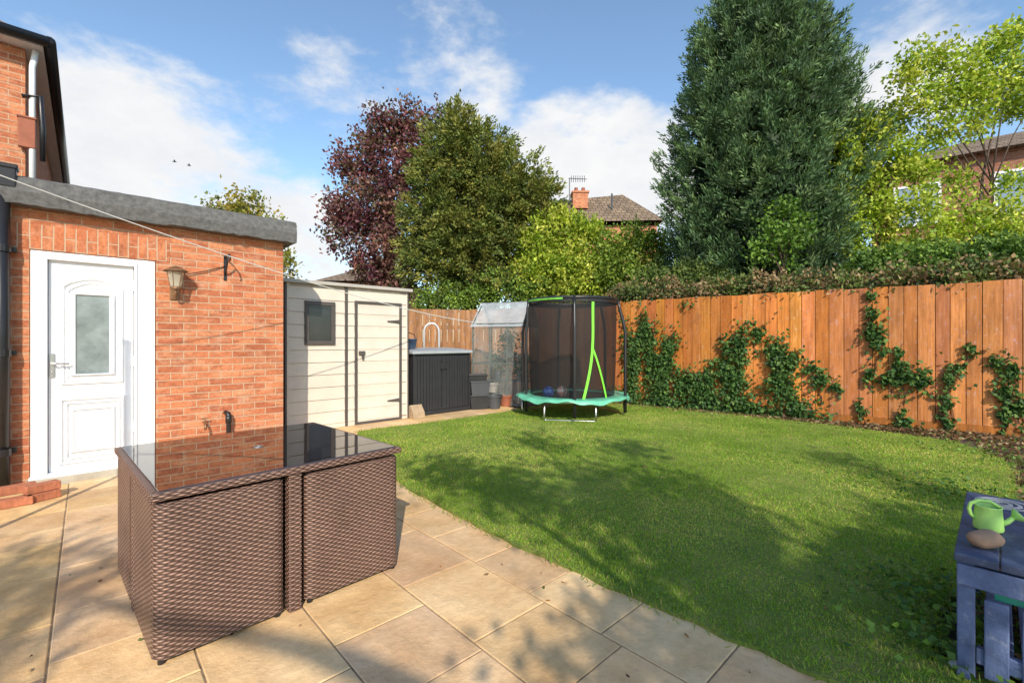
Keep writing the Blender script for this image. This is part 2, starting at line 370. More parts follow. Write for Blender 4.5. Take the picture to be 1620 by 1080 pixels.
# ------------------------------------------------------------------ ground
UA=R(43.1); U=Vector((math.cos(UA),math.sin(UA))); Wv=Vector((-math.sin(UA),math.cos(UA)))
P0=Vector((-4.307,4.07))
FA=math.atan2(.6,-.8); F0=Vector((6.927,6.158)); FV=Vector((-.8,.6)); FN=Vector((-.6,-.8))
def fpt(tt,d): p=F0+FV*tt+FN*d; return (p.x,p.y)
def wor(x,y,o=P0): p=o+U*x+Wv*y; return (p.x,p.y)
mb=MB(); mb.add([(-1500,-1500,-.06),(1500,-1500,-.06),(1500,1500,-.06),(-1500,1500,-.06)],[(0,1,2,3)])
tag(mb.done('ground',M['soil']),kind='structure')
lawn_poly=[(1.62,1.30),(1.25,1.72),(.84,2.08),(.5,2.42),(.19,2.74),(-.15,3.08),(-.5,3.48),(-.96,4.07),(-1.35,4.65),(-1.72,5.35),(-2.05,6.1),(-2.2,6.5),(-1.95,6.75),(-1.4,7.15),(-.6,7.85),(0,8.45),(.6,9.2),(1.4,9.75),
  fpt(5.6,.26),fpt(4.5,.28),fpt(3.4,.36),fpt(2.4,.5),fpt(1.5,.72),fpt(.8,1.0),(5.35,4.95),(4.75,4.3),(4.0,3.6),(3.3,3.05),(2.7,2.58),(2.2,2.3),(1.78,1.9)]
def inpoly(P,poly):
    x,y=P[:,0],P[:,1]; ins=np.zeros(len(P),bool); n=len(poly); j=n-1
    for i in range(n):
        xi,yi=poly[i]; xj,yj=poly[j]
        if yi!=yj:
            c=((yi>y)!=(yj>y))&(x<(xj-xi)*(y-yi)/(yj-yi)+xi); ins^=c
        j=i
    return ins
def dense(poly,step=.12,j=.02):
    out=[]
    for i in range(len(poly)):
        a=Vector(poly[i]); b=Vector(poly[(i+1)%len(poly)]); n=max(1,int((b-a).length/step))
        for k in range(n):
            p=a.lerp(b,k/n); jj=j*(3.5 if p.x>1.9 else 1); out.append((p.x+random.uniform(-jj,jj),p.y+random.uniform(-jj,jj)))
    return out
lp=dense(lawn_poly)
mb=MB(); mb.prism(lp,-.05,.018); tag(mb.done('lawn',M['lawn']),kind='structure')
soil=[fpt(9.2,-.05),fpt(-4,-.05),(10.5,2.5),(6,-2),(2.2,-1),(1.5,.6),(1.75,1.5),(3,3),(4,5),(0,8),(-1,8.2),(-.3,9.5),(-1.5,10.9)]
mb=MB(); mb.add([(x,y,-.022) for x,y in soil],[tuple(range(len(soil)-1,-1,-1))]); tag(mb.done('soil_bed',M['soil']),kind='structure')
mb=MB(); jb=MB(); xs=[-4.1,-3.5,-2.9,-2.3,-1.7,-1.25,-.65,-.2,.25,.70,1.14,1.59,2.04,2.49,2.94,3.39,3.84,4.29,4.89,5.49,5.94,6.5]
lpn=lawn_poly
for i in range(len(xs)-1):
    y=-9.3+random.uniform(0,.5)
    while y<1.0:
        l=random.choice([.30,.45,.45,.6,.6]); y1=y+l
        if y<1.0<y1 or 0.75<y1<1.0: y1=1.02
        cx,cy=(xs[i]+xs[i+1])/2,(y+y1)/2
        cor=np.array([wor(xs[i],y),wor(xs[i+1],y),wor(xs[i+1],y1),wor(xs[i],y1)])
        if not (cy>.15 and cx<2.0) and not inpoly(cor,lpn).all() and not (xs[i]>2.0 and y<-1.2 and cor[:,0].mean()>1.9):
            k=random.uniform(.80,1.08); mb.tint=(k*random.uniform(.98,1.04),k,k*random.uniform(.86,1.08))
            z=random.uniform(-.002,.001); mb.slab(xs[i]+.0035,xs[i+1]-.0035,y+.0035,y1-.0035,-.05,z,.004)
            jb.add([(xs[i],y,-.0055),(xs[i+1],y,-.0055),(xs[i+1],y1,-.0055),(xs[i],y1,-.0055)],[(0,1,2,3)])
        y=y1
for m_,nm,mt in ((mb,'patio',M['sand']),(jb,'paving_joints',M['joint'])):
    pt=tag(m_.done(nm,mt,uv=False),kind='structure'); pt.location=(P0.x,P0.y,0); pt.rotation_euler=(0,0,UA)
# grass
n=1100000; X=rng.uniform(-2.4,6.6,n); Y=rng.uniform(1.2,10.2,n); P=np.c_[X,Y]
keep=inpoly(P,lpn)&(rng.uniform(0,1,n)<np.clip((3.0/np.maximum(Y,1.7))**1.15,0,1)); P=P[keep]; Y=P[:,1]; n=len(P)
h=rng.uniform(.011,.031,n)*(1+.25*np.sin(P[:,0]*3.1)*np.cos(P[:,1]*2.3)); 
pat=np.sin(P[:,0]*1.7+1.3*np.sin(P[:,1]*1.1))*np.sin(P[:,1]*2.1+P[:,0]*.7)
pat2=np.sin(P[:,0]*5.3+2*np.sin(P[:,1]*3.7))*np.sin(P[:,1]*6.1+1.7*np.sin(P[:,0]*4.1))
gc=np.array([.225,.355,.038])[None]*(1+rng.uniform(-.25,.3,(n,1))); dry=(rng.uniform(0,1,n)+.2*pat+.14*pat2)>.78
gc[dry]=np.array([.44,.40,.12])*(1+rng.uniform(-.2,.2,(dry.sum(),1))); gc*=(1+.14*pat+.10*pat2)[:,None]
D=np.c_[rng.normal(size=(n,2))*.75,np.ones(n)]
g=leaves('grass',np.c_[P,np.full(n,.012)],D,h,.003+.0009*Y,gc,M['grass']); tag(g,'short green lawn grass filling the middle of the garden','grass',kind='stuff')
edge=np.array(dense(lawn_poly,.006,.05)); n=len(edge); 
D=np.c_[rng.normal(size=(n,2))*.8,np.ones(n)]
g=leaves('grass',np.c_[edge,np.full(n,0.0)],D,rng.uniform(.025,.07,n),.006,cols(n,[(.20,.31,.04),(.15,.25,.035),(.38,.33,.10)]),M['grass']); tag(g,'longer ragged grass along the lawn edge','grass',kind='stuff')
n=9000; tt=rng.uniform(-1.5,6.5,n); dd=np.abs(rng.normal(0,.3,n))+.03; Pf=np.array([fpt(a,b) for a,b in zip(tt,dd)])
X2=rng.uniform(1.8,6.8,6500); Y2=X2*rng.uniform(.55,.98,6500); Pf=np.r_[Pf,np.c_[X2,Y2][~inpoly(np.c_[X2,Y2],lpn)]]
Xl=np.c_[rng.uniform(-1,5,110),rng.uniform(2,9,110)]; Pl=Xl[inpoly(Xl,lpn)]
Xp=np.c_[rng.uniform(-3,1.5,60),rng.uniform(1.6,4.5,60)]; Xp=Xp[~inpoly(Xp,lpn)]
zf=np.r_[rng.uniform(-.015,.02,len(Pf)),np.full(len(Pl),.03),np.full(len(Xp),.006)]; Pf=np.r_[Pf,Pl,Xp]; n=len(Pf)
Lf=rng.uniform(.03,.07,n); Lf[-len(Xp)-len(Pl):]*=.55
lo=leaves('fallen_leaves',np.c_[Pf,zf],np.c_[rng.normal(size=(n,2)),rng.normal(size=n)*.2],Lf,Lf*.65,cols(n,[(.16,.08,.04),(.24,.13,.06),(.09,.05,.03),(.32,.23,.12),(.07,.09,.025)]),M['leafd'])
tag(lo,'brown fallen leaves littering the soil under the fence','leaves',kind='stuff')
# bank behind the fence
mb=MB(); rows=[(-.12,.0),(-.2,1.75),(-1.0,2.0),(-4,2.3),(-9,2.4),(-22,2.2)]; nt_=14
for tt in np.linspace(-14,8.9,nt_):
    for d,z in rows:
        p=fpt(tt,d); mb.V.append((p[0],p[1],z+random.uniform(-.08,.08)*(z>0)-.04)); mb.T.append((1,1,1))
k=len(rows)
for i in range(nt_-1):
    for j in range(k-1): mb.F.append((i*k+j,i*k+j+1,(i+1)*k+j+1,(i+1)*k+j))
tag(mb.done('bank',M['soil'],uv=False),kind='structure')
# ------------------------------------------------------------------ brick extension
ext=thing('brick_extension','low orange brick extension with grey felt flat roof and white door','building',(P0.x,P0.y,0),UA)
mb=MB(); mb.box(-1.4,-.006,0,2.4,-.05,2.5); mb.box(.885,2.106,0,2.4,-.05,2.5); mb.box(-.006,.885,0,2.4,2.125,2.5); mb.box(-.006,.885,.12,2.4,-.05,2.125)
mb.done('wall',M['brick'],ext)
mb=MB(); mb.box(-.20,1.0,-.004,.05,2.13,2.352); mb.done('soldier_course',M['soldier'],ext,swap=True)
mb=MB(); mb.box(-.03,.93,-.06,.04,-.04,.062); mb.done('threshold',M['concrete'],ext,bevel=.008)
n=60; x0,x1=-1.4,2.22; vs=[];fs=[]
for i in range(n+1):
    x=x0+(x1-x0)*i/n; a=random.uniform(-.005,.005); b=random.uniform(-.012,.012)
    vs+=[(x,-.13+a*.4,2.49+b),(x,-.145+a*.5,2.60+a),(x,-.12+a,2.725+a),(x,-.05,2.752+a*.5),(x,2.4,2.76),(x,2.4,2.49),(x,.02,2.49)]
for i in range(n):
    for j in range(7): fs.append((i*7+j,i*7+(j+1)%7,(i+1)*7+(j+1)%7,(i+1)*7+j))
fs+= [tuple(range(6,-1,-1)),tuple(n*7+j for j in range(7))]
mb=MB(); mb.add(vs,fs); mb.done('roof',M['felt'],ext,uv=False)
mb=MB(); mb.box(.112,.712,.022,.07,.10,2.055); door=mb.done('door',M['upvc'],ext,bevel=.004)
mb=MB(); mb.box(0.0,.105,-.008,.10,.065,2.118); mb.box(.72,.88,-.008,.10,.065,2.118); mb.box(.105,.72,-.008,.10,2.06,2.118); mb.box(.105,.72,-.008,.10,.065,.098)
mb.box(.085,.108,-.02,.01,.08,2.08); mb.box(.716,.74,-.02,.01,.08,2.08); mb.box(.085,.74,-.021,.01,2.045,2.075)
mb.done('frame',M['upvc'],door,bevel=.006)
mb=MB(); mb.box(-.01,.89,-.05,.02,.062,.085); mb.done('sill',M['white'],door,bevel=.005)
def ogee(xa,xb,za,zb,y):
    pts=[(xa,y,za),(xb,y,za),(xb,y,zb-.09)]
    for i in range(9):
        f=i/8; pts.append((xb-.04+(xa+.04-xb+.04)*f,y,zb-.05+.05*math.sin(math.pi*f)))
    pts.append((xa,y,zb-.09)); return pts
mb=MB(); mb.tube(ogee(.205,.62,.905,1.90,.018),.016,8,True); mb.tube(ogee(.235,.59,.935,1.86,.02),.013,8,True)
for (a,b,c,d,r) in ((.275,.55,.985,1.745,.024),(.19,.635,.17,.76,.018),(.228,.597,.208,.722,.014),(.27,.555,.27,.66,.02)): mb.tube([(a,.016,c),(b,.016,c),(b,.016,d),(a,.016,d)],r,8,True)
mb.box(.285,.54,.004,.03,.285,.645)
mb.done('moulding',M['upvc'],door,smooth=False)
mb=MB(); mb.box(.275,.55,.012,.03,.985,1.745); mb.done('glass_pane',M['frost'],door)
mb=MB(); mb.box(.122,.152,.008,.024,.97,1.19); mb.tube([(.137,.01,1.10),(.137,-.035,1.10),(.16,-.04,1.10),(.25,-.04,1.095)],.010,8); mb.ball((.137,.006,1.02),.010); mb.done('handle',M['metal'],door,bevel=.002)
for zz in (.45,1.1,1.85):
    mb=MB(); mb.box(.70,.728,-.022,.02,zz-.05,zz+.05); mb.done('hinge',M['upvc'],door,bevel=.004)
def onwall(x,y,z): p=wor(x,y); return (p[0],p[1],z)
ln=thing('wall_lantern','copper wall lantern with a flared cap beside the white door','lamp',onwall(1.04,0,1.86),UA)
mb=MB(); mb.box(-.04,.04,-.02,0,-.12,.06); mb.tube([(0,-.015,-.06),(0,-.08,-.10),(0,-.12,-.06),(0,-.12,-.02)],.012,8); mb.done('bracket',M['brass'],ln,bevel=.004)
mb=MB(); mb.rev([(.045,0),(.075,.16)],6,(0,-.12,0)); mb.done('glass',M['lampglass'],ln)
mb=MB(); mb.rev([(.001,-.02),(.05,-.02),(.05,0),(.045,.005)],12,(0,-.12,0)); mb.rev([(.11,.16),(.10,.175),(.05,.2),(.02,.215),(.001,.22)],16,(0,-.12,0))
for k in range(6):
    a=math.pi/3*k; mb.tube([(.046*math.cos(a),-.12+.046*math.sin(a),0),(.077*math.cos(a),-.12+.077*math.sin(a),.16)],.004,5)
mb.done('cap',M['brass'],ln)
hk=thing('hanging_bracket','black iron hanging bracket fixed on the brick wall right of the lantern','bracket',onwall(1.50,0,2.16),UA)
mb=MB(); mb.box(-.014,.014,-.008,0,-.18,.10); mb.done('back_plate',M['blackp'],hk)
mb=MB(); mb.tube([(0,-.005,.07),(0,-.12,.09),(0,-.22,.08),(0,-.25,.04),(0,-.23,.01)],.009,6); mb.tube([(0,-.005,-.12),(0,-.09,-.03),(0,-.16,.08)],.008,6); mb.tube([(0,-.012,-.02),(-.2,-.02,-.10),(-.36,-.022,-.15),(-.39,-.02,-.13)],.005,6); mb.done('arm_and_rod',M['blackp'],hk,smooth=True)  # last tube is a thin black rod along the wall toward the lantern
dp=thing('drainpipe','black drainpipe running down the left end of the extension wall','pipe',onwall(-.165,-.085,0),UA)
mb=MB(); mb.tube([(0,0,.0),(0,0,2.62)],.052,14); mb.done('pipe',M['blackp'],dp,smooth=True)
mb=MB(); mb.box(-.09,.09,-.06,.06,2.62,2.80); mb.box(-.10,.10,-.07,.07,2.78,2.82); mb.box(-.05,.05,-.05,.05,2.56,2.62); mb.done('hopper',M['blackp'],dp,bevel=.01)
for zz in (.35,1.2,2.1):
    mb=MB(); mb.tube([(0,0,zz-.03),(0,0,zz+.03)],.06,14); mb.box(-.085,.085,.03,.084,zz-.02,zz+.02); mb.done('collar',M['blackp'],dp)
wp=thing('waste_pipe','short black waste pipe rising from the ground at the brick wall','pipe',onwall(1.52,-.07,0),UA)
mb=MB(); mb.tube([(0,0,0),(0,0,.46),(0,.005,.50),(-.02,.06,.51)],.024,10); mb.tube([(0,0,.40),(0,0,.48)],.031,10); mb.done('pipe',M['blackp'],wp,smooth=True)
tp=thing('outdoor_tap','small brass outdoor tap low on the brick wall','tap',onwall(1.30,0,.42),UA)
mb=MB(); mb.tube([(0,0,0),(0,-.07,0),(0,-.10,-.03),(0,-.10,-.07)],.013,8); mb.done('spout',M['brass'],tp,smooth=True)
mb=MB(); mb.tube([(0,-.06,0),(0,-.06,.05)],.006,6); mb.tube([(-.03,-.06,.05),(.03,-.06,.05)],.007,6); mb.done('handle',M['brass'],tp)
M['loose']=pm('loose_brick',(.46,.16,.08),.9,.5,14,.6)
for i,(px,py,z,rz,lb) in enumerate(((22,800,0,.2,'broken orange brick lying at the foot of the drainpipe, nearest to the patio'),(28,792,.067,.35,'orange brick resting on top of the loose brick at the drainpipe'),(66,790,0,1.1,'loose orange brick standing just left of the white door step, lower of two'),(66,789,.067,.9,'orange brick stacked on another just left of the door step'))):
    p=G(px,py); mb=MB(); mb.box(-.105,.105,-.05,.05,.0,.065); o=mb.done('brick',M['loose'],bevel=.006); o.location=(p[0],p[1],z); o.rotation_euler=(0,0,UA+rz*.4); tag(o,lb,'brick','loose bricks by the door')
# ------------------------------------------------------------------ main house
hs=thing('brick_house','two storey brick house with white soffit and black gutter behind the extension','house',(P0.x,P0.y,0),UA)
mb=MB(); mb.box(-7,-.196,2.47,9.0,-.05,4.98); mb.done('wall',M['brick'],hs)
mb=MB(); ov=[(-7.2,2.25),(-.02,2.25),(-.02,9.2),(-7.2,9.2)]; mb.add([(x,y,5.06) for x,y in ov]+[(-5.5,5.7,7.4),(-3.5,5.7,7.4)],[(0,1,5,4),(1,2,5),(2,3,4,5),(3,0,4)]); rf=mb.done('roof',M['fartile'],hs)
mb=MB(); mb.box(-7.2,-.03,2.26,9.2,4.985,5.05); mb.done('soffit',M['white'],hs)
mb=MB(); mb.tube([(-7.2,2.20,5.04),(.03,2.20,5.04)],.06,10); mb.done('gutter',M['blackp'],hs,smooth=True)
mb=MB(); mb.tube([(.03,2.17,5.04),(.03,9.2,5.04)],.06,10); mb.done('gutter',M['blackp'],hs,smooth=True)
mb=MB(); mb.tube([(-.10,2.42,4.98),(-.13,2.40,4.75),(-.13,2.40,2.7)],.032,10); mb.done('downpipe',M['white'],hs,smooth=True)
mb=MB(); mb.tube([(-.22,2.38,4.35),(-.06,2.38,4.40),(-.04,2.40,4.0),(-.04,2.44,3.6)],.028,8); mb.done('waste_pipe',M['blackp'],hs,smooth=True)
mb=MB(); mb.box(-.255,-.10,2.36,2.44,3.72,4.08); mb.box(-.265,-.09,2.35,2.45,4.08,4.11); mb.done('vent_box',M['terracotta'],hs,bevel=.01)
# ------------------------------------------------------------------ shed
s0=Vector((-3.188,6.412)); SW=1.94; SD=1.5
sh=thing('garden_shed','cream plastic garden shed with dark brown door outline and small window','shed',(s0.x,s0.y,0),UA)
mb=MB(); mb.box(.02,SW-.02,.02,SD,0,2.14)
def siding(mb,xa,xb,za,zb,skip=()):
    z=za
    while z<zb-.01:
        z1=min(z+.185,zb)
        mb.add([(xa,-.012,z+.006),(xb,-.012,z+.006),(xb,.0,z1),(xa,.0,z1),(xa,.019,z+.006),(xb,.019,z+.006),(xb,.019,z1),(xa,.019,z1)],[(0,1,2,3),(1,0,4,5),(0,3,7,4),(2,1,5,6),(3,2,6,7)])
        z=z1
siding(mb,.04,.845,.06,2.12); siding(mb,.89,1.0,.06,2.12); siding(mb,1.80,1.91,.06,2.12); siding(mb,1.0,1.80,1.93,2.12)
mb.box(.0,.04,-.01,.05,0,2.14); mb.box(1.91,SW,-.01,.05,0,2.14); mb.box(0.04,1.0,-.012,.018,0,.06)
mb.done('wall',M['cream'],sh,uv=False)
mb=MB(); mb.box(.847,.888,-.022,.019,0,2.13); mb.box(1.925,1.95,-.015,.06,0,2.13); mb.box(-.015,.012,-.016,.06,0,2.13); mb.done('trim',M['trim'],sh,bevel=.003)
mb=MB(); mb.xprism([(-.07,2.135),(-.07,2.185),(SD+.08,2.30),(SD+.08,2.14)],-.05,SW+.06); mb.done('roof',pm('shed_roof',(.44,.41,.37),.6,.15,4),sh,bevel=.006)
mb=MB(); mb.box(1.035,1.775,-.004,.018,.04,1.90); siding(mb,1.05,1.76,.06,1.88); 
for i in range(len(mb.V)): mb.V[i]=(mb.V[i][0],mb.V[i][1]-.008,mb.V[i][2])
dr=mb.done('door',M['cream'],sh,uv=False)
mb=MB(); mb.box(1.0,1.04,-.03,.015,.0,1.935); mb.box(1.77,1.81,-.03,.015,.0,1.935); mb.box(1.04,1.77,-.03,.015,1.893,1.935); mb.box(1.04,1.77,-.03,.015,0,.035); mb.done('frame',M['trim'],dr,bevel=.003)
for zz in (.33,1.63):
    mb=MB(); mb.add([(1.79,-.036,zz-.03),(1.79,-.036,zz+.03),(1.55,-.036,zz+.008),(1.55,-.036,zz-.008),(1.79,-.02,zz-.03),(1.79,-.02,zz+.03),(1.55,-.02,zz+.008),(1.55,-.02,zz-.008)],[(0,3,2,1),(0,1,5,4),(1,2,6,5),(2,3,7,6),(3,0,4,7)]); mb.done('hinge',M['trim'],dr)
mb=MB(); mb.box(1.06,1.16,-.045,-.018,1.09,1.15); mb.box(1.10,1.135,-.06,-.045,1.02,1.10); mb.done('latch',M['trim'],dr,bevel=.004)
mb=MB(); mb.box(.25,.69,-.035,.015,1.83,1.89); mb.box(.25,.69,-.035,.015,1.25,1.31); mb.box(.25,.31,-.035,.015,1.31,1.83); mb.box(.63,.69,-.035,.015,1.31,1.83); wn=mb.done('window',M['trim'],sh,bevel=.005)
mb=MB(); mb.box(.31,.63,-.018,.012,1.31,1.83); mb.done('pane',M['darkglass'],wn)
# ------------------------------------------------------------------ storage box
b0=Vector((-1.70,7.84)); 
sb=thing('storage_box','charcoal plastic garden storage box with pale grey lid beside the shed','storage box',(b0.x,b0.y,0),UA)
mb=MB(); mb.box(.02,1.22,.02,.78,.02,1.08)
for (a,b) in ((.03,.60),(.64,1.21)):
    x=a
    while x<b-.03: mb.box(x+.004,min(x+.056,b),-.0,.03,.08,1.02); x+=.06
mb.box(0,.03,-.01,.05,0,1.08); mb.box(1.21,1.24,-.01,.05,0,1.08); mb.done('body',M['boxdark'],sb,bevel=.006)
mb=MB(); mb.box(.03,1.21,-.006,.03,.0,.075); mb.box(.60,.64,-.008,.03,.08,1.02); mb.box(.56,.68,-.03,0,.80,.90); mb.done('door_trim',M['boxdark'],sb,bevel=.005)
mb=MB(); mb.xprism([(-.04,1.08),(-.04,1.13),(.3,1.16),(.82,1.18),(.82,1.08)],-.03,1.27); mb.done('lid',M['lidgrey'],sb,bevel=.012)
p_=wor(1.0,.97,b0)
hp=thing('sack_trolley','silver tubular trolley handle sticking up behind the storage box','trolley',(p_[0],p_[1],0),R(15))
mb=MB(); pts=[(-.15,0,.1),(-.15,0,1.5)]+[(-.15*math.cos(a),0,1.5+.17*math.sin(a)) for a in np.linspace(.3,math.pi-.3,7)]+[(.15,0,1.5),(.15,0,.1)]; mb.tube(pts,.021,8); mb.done('handle',M['palem'],hp,smooth=True)
mb=MB(); mb.box(-.15,.15,-.1,.0,.08,.1); mb.done('toe_plate',M['metal'],hp)
for zz in (.5,1.0):
    mb=MB(); mb.tube([(-.14,0,zz),(.14,0,zz)],.014,6); mb.done('crossbar',M['palem'],hp)
for sx in(-.2,.2):
    mb=MB(); mb.tube([(sx-.025,.08,.11),(sx+.025,.08,.11)],.11,16); mb.done('wheel',M['blackp'],hp)
tb=thing('plastic_tub','blue grey plastic tub on the lid of the storage box','tub',(*wor(.17,.45,b0),1.175),UA)
mb=MB(); mb.rev([(.001,0),(.12,0),(.15,.16),(.165,.17),(.155,.175),(.13,.03),(.001,.03)],20); mb.done('body',pm('slate_tub',(.12,.18,.28),.5,.2,5),tb,smooth=True)
mb=MB(); mb.tube([(-.15,0,.16),(-.12,0,.25),(0,0,.29),(.12,0,.25),(.15,0,.16)],.008,6); mb.done('handle',M['blackp'],tb)
mb=MB(); mb.xprism([(-.04,0),(.14,0),(.14,.20),(.08,.22),(-.02,.10)],-.11,.11); o=mb.done('wooden_block',pm('pale_wood',(.42,.30,.19),.8,.3,8,.3),bevel=.005); p=G(662,661); o.location=(p[0],p[1],0); o.rotation_euler=(0,0,UA); tag(o,'pale wooden block leaning on the left foot of the storage box','block')
def crate(px,py,z,label,m,w=.38,h=.26,rz=.3,name='plastic_crate'):
    p=G(px,py); o=thing(name,label,'crate',(p[0],p[1],z),rz,'black crates stacked by the storage box')
    mb=MB(); a=w/2
    def ring(s,z): return [(-a*s,-a*.8*s,z),(a*s,-a*.8*s,z),(a*s,a*.8*s,z),(-a*s,a*.8*s,z)]
    vs=ring(.86,0)+ring(1,h)+ring(.95,h)+ring(.82,.015); fs=[(3,2,1,0)]
    for k in range(3): fs+=[(k*4+i,k*4+(i+1)%4,k*4+4+(i+1)%4,k*4+4+i) for i in range(4)]
    fs.append((12,13,14,15)); mb.add(vs,fs); mb.done('body',m,o)
    mb=MB(); mb.tube([(x*1.01,y*1.01,h) for x,y,_ in ring(1,0)],.014,6,True); mb.done('rim',m,o)
    return o
crate(757,646,0,'lowest dark crate in the stack right of the storage box',M['boxdark'])
crate(757,646,.27,'second dark crate up in the stack right of the storage box',M['greyp'],rz=.36)
crate(755,646,.54,'topmost black crate in the stack right of the storage box',M['boxdark'],w=.36,h=.12,rz=.25)
def pot(px,py,z,r,h,label,m):
    p=G(px,py); o=thing('plant_pot',label,'pot',(p[0],p[1],z),0)
    mb=MB(); mb.rev([(.001,0),(r*.75,0),(r,h),(r*1.08,h),(r*1.08,h*.86),(r*1.02,h*.86)],20); mb.rev([(r*1.08,h),(r*.9,h),(r*.85,h*.85),(.001,h*.83)],20); mb.done('body',m,o,smooth=False)
    mb=MB(); mb.rev([(r*.88,h*.88),(r*.4,h*.92),(.001,h*.9)],16); mb.done('compost',M['soil'],o); return o
pot(782,646,0,.15,.26,'dark grey plant pot on the ground in front of the greenhouse',M['greyp'])
pot(800,642,0,.13,.22,'terracotta plant pot beside the greenhouse corner',M['terracotta'])
pot(779,640,.26,.13,.18,'pale plant pot perched on the dark pots by the crates',pm('pale_pot',(.32,.31,.29),.6,.2,5))
# ------------------------------------------------------------------ greenhouse
gh=thing('plastic_greenhouse','small walk-in greenhouse with clear plastic cover behind the trampoline','greenhouse',(-.12,9.75,0),R(-20))
hw,hd,ez,rz_=.55,.5,1.66,2.12
mb=MB()
for sx in(-hw,hw):
    for sy in(-hd,hd): mb.tube([(sx,sy,0),(sx,sy,ez)],.017,6)
    mb.tube([(sx,-hd,ez),(sx,0,rz_),(sx,hd,ez)],.017,6); mb.tube([(sx,-hd,.85),(sx,hd,.85)],.014,6)
for (y,z) in ((-hd,ez),(0,rz_),(hd,ez),(-hd,.85),(hd,.85),(-hd,.02)): mb.tube([(-hw,y,z),(hw,y,z)],.016,6)
for x in (-.18,.2): mb.tube([(x,-hd,0),(x,-hd,ez)],.015,6)
mb.done('frame',M['frame'],gh)
mb=MB(); e=.022
def sheet(mb,pts,nu=8,nv=8,amp=.012):
    a,b,c,d=[Vector(p) for p in pts]; vs=[]
    for i in range(nu+1):
        for j in range(nv+1):
            p=a.lerp(b,i/nu).lerp(d.lerp(c,i/nu),j/nv); k=0 if i in(0,nu) or j in(0,nv) else 1
            vs.append((p.x+random.uniform(-amp,amp)*k,p.y+random.uniform(-amp,amp)*k,p.z+random.uniform(-amp,amp)*k))
    mb.add(vs,[(i*(nv+1)+j,(i+1)*(nv+1)+j,(i+1)*(nv+1)+j+1,i*(nv+1)+j+1) for i in range(nu) for j in range(nv)])
H=hw+e; Dp=hd+e
sheet(mb,[(-H,-Dp,0),(H,-Dp,0),(H,-Dp,ez),(-H,-Dp,ez)]); sheet(mb,[(-H,Dp,0),(H,Dp,0),(H,Dp,ez),(-H,Dp,ez)])
for sx in(-H,H):
    sheet(mb,[(sx,-Dp,0),(sx,Dp,0),(sx,Dp,ez),(sx,-Dp,ez)]); mb.add([(sx,-Dp,ez),(sx,Dp,ez),(sx,0,rz_+e)],[(0,1,2)])
mb.done('cover',M['clear'],gh,uv=False,smooth=True)
mb=MB(); sheet(mb,[(-H-.02,-Dp-.05,ez-.06),(H+.02,-Dp-.05,ez-.06),(H+.02,0,rz_+.02),(-H-.02,0,rz_+.02)],10,6,.015); sheet(mb,[(-H-.02,Dp+.05,ez-.06),(H+.02,Dp+.05,ez-.06),(H+.02,0,rz_+.02),(-H-.02,0,rz_+.02)],10,6,.015)
mb.done('roof',M['clearroof'],gh,uv=False,smooth=True)
for zz in (.45,.95):
    mb=MB(); 
    for y in np.linspace(.05,.45,6): mb.tube([(-.5,y,zz),(.5,y,zz)],.008,5)
    for x in (-.5,.5): mb.tube([(x,.05,zz),(x,.45,zz)],.008,5)
    mb.done('shelf',M['frame'],gh)
def inpot(x,y,z,lb):
    v=Matrix.Rotation(R(-20),4,'Z')@Vector((x,y,0)); o=thing('potted_plant',lb,'plant',(-.12+v.x,9.75+v.y,z))
    mb=MB(); mb.rev([(.001,0),(.08,0),(.11,.18),(.12,.2),(.10,.2),(.001,.17)],16); mb.done('pot',M['greyp'],o)
    n=260; q=rng.normal(size=(n,3))*np.array([.11,.11,.13])+np.array([0,0,.36]); leaves('foliage',q,rng.normal(size=(n,3)),.08,.05,cols(n,[(.04,.08,.02),(.06,.11,.03),(.03,.05,.02)]),M['leafd'],o)
inpot(-.3,.25,.46,'dark leafy plant in a pot on the lower left shelf inside the greenhouse')
inpot(.25,.25,.46,'dark leafy plant in a pot on the lower right shelf inside the greenhouse')
inpot(-.05,.25,.96,'dark leafy plant in a pot on the upper shelf inside the greenhouse')
# ------------------------------------------------------------------ trampoline
TC=(1.075,8.15); TR=.98; TZ=.36
tr=thing('trampoline','round trampoline with black safety net and green edge pad on the lawn','trampoline',(TC[0],TC[1],0),0)
circ=lambda r,z,n=48:[(r*math.cos(2*math.pi*k/n),r*math.sin(2*math.pi*k/n),z) for k in range(n)]
mb=MB(); mb.tube(circ(TR-.03,TZ-.03),.02,8,True); mb.done('ring_frame',M['metal'],tr,smooth=True)
mb=MB(); mb.rev([(.001,TZ-.035),(.72,TZ-.02)],48); mb.done('jumping_mat',M['blackp'],tr)
mb=MB(); nn=96
prof=[(.70,TZ-.012),(.74,TZ+.012),(.94,TZ+.012),(1.0,TZ-.002),(1.005,TZ-.045)]
vs=[];
for j,(r,z) in enumerate(prof):
    for k in range(nn):
        a=2*math.pi*k/nn; wv=.02*math.sin(a*6)+.012*math.sin(a*17)
        vs.append(((r+ (wv*.5 if j>2 else 0))*math.cos(a),(r+(wv*.5 if j>2 else 0))*math.sin(a),z+(wv*1.3 if j==4 else wv*.6 if j>1 else 0)))
mb.add(vs,[(i*nn+k,i*nn+(k+1)%nn,(i+1)*nn+(k+1)%nn,(i+1)*nn+k) for i in range(4) for k in range(nn)]); mb.done('edge_pad',M['pad'],tr,uv=False,smooth=True)
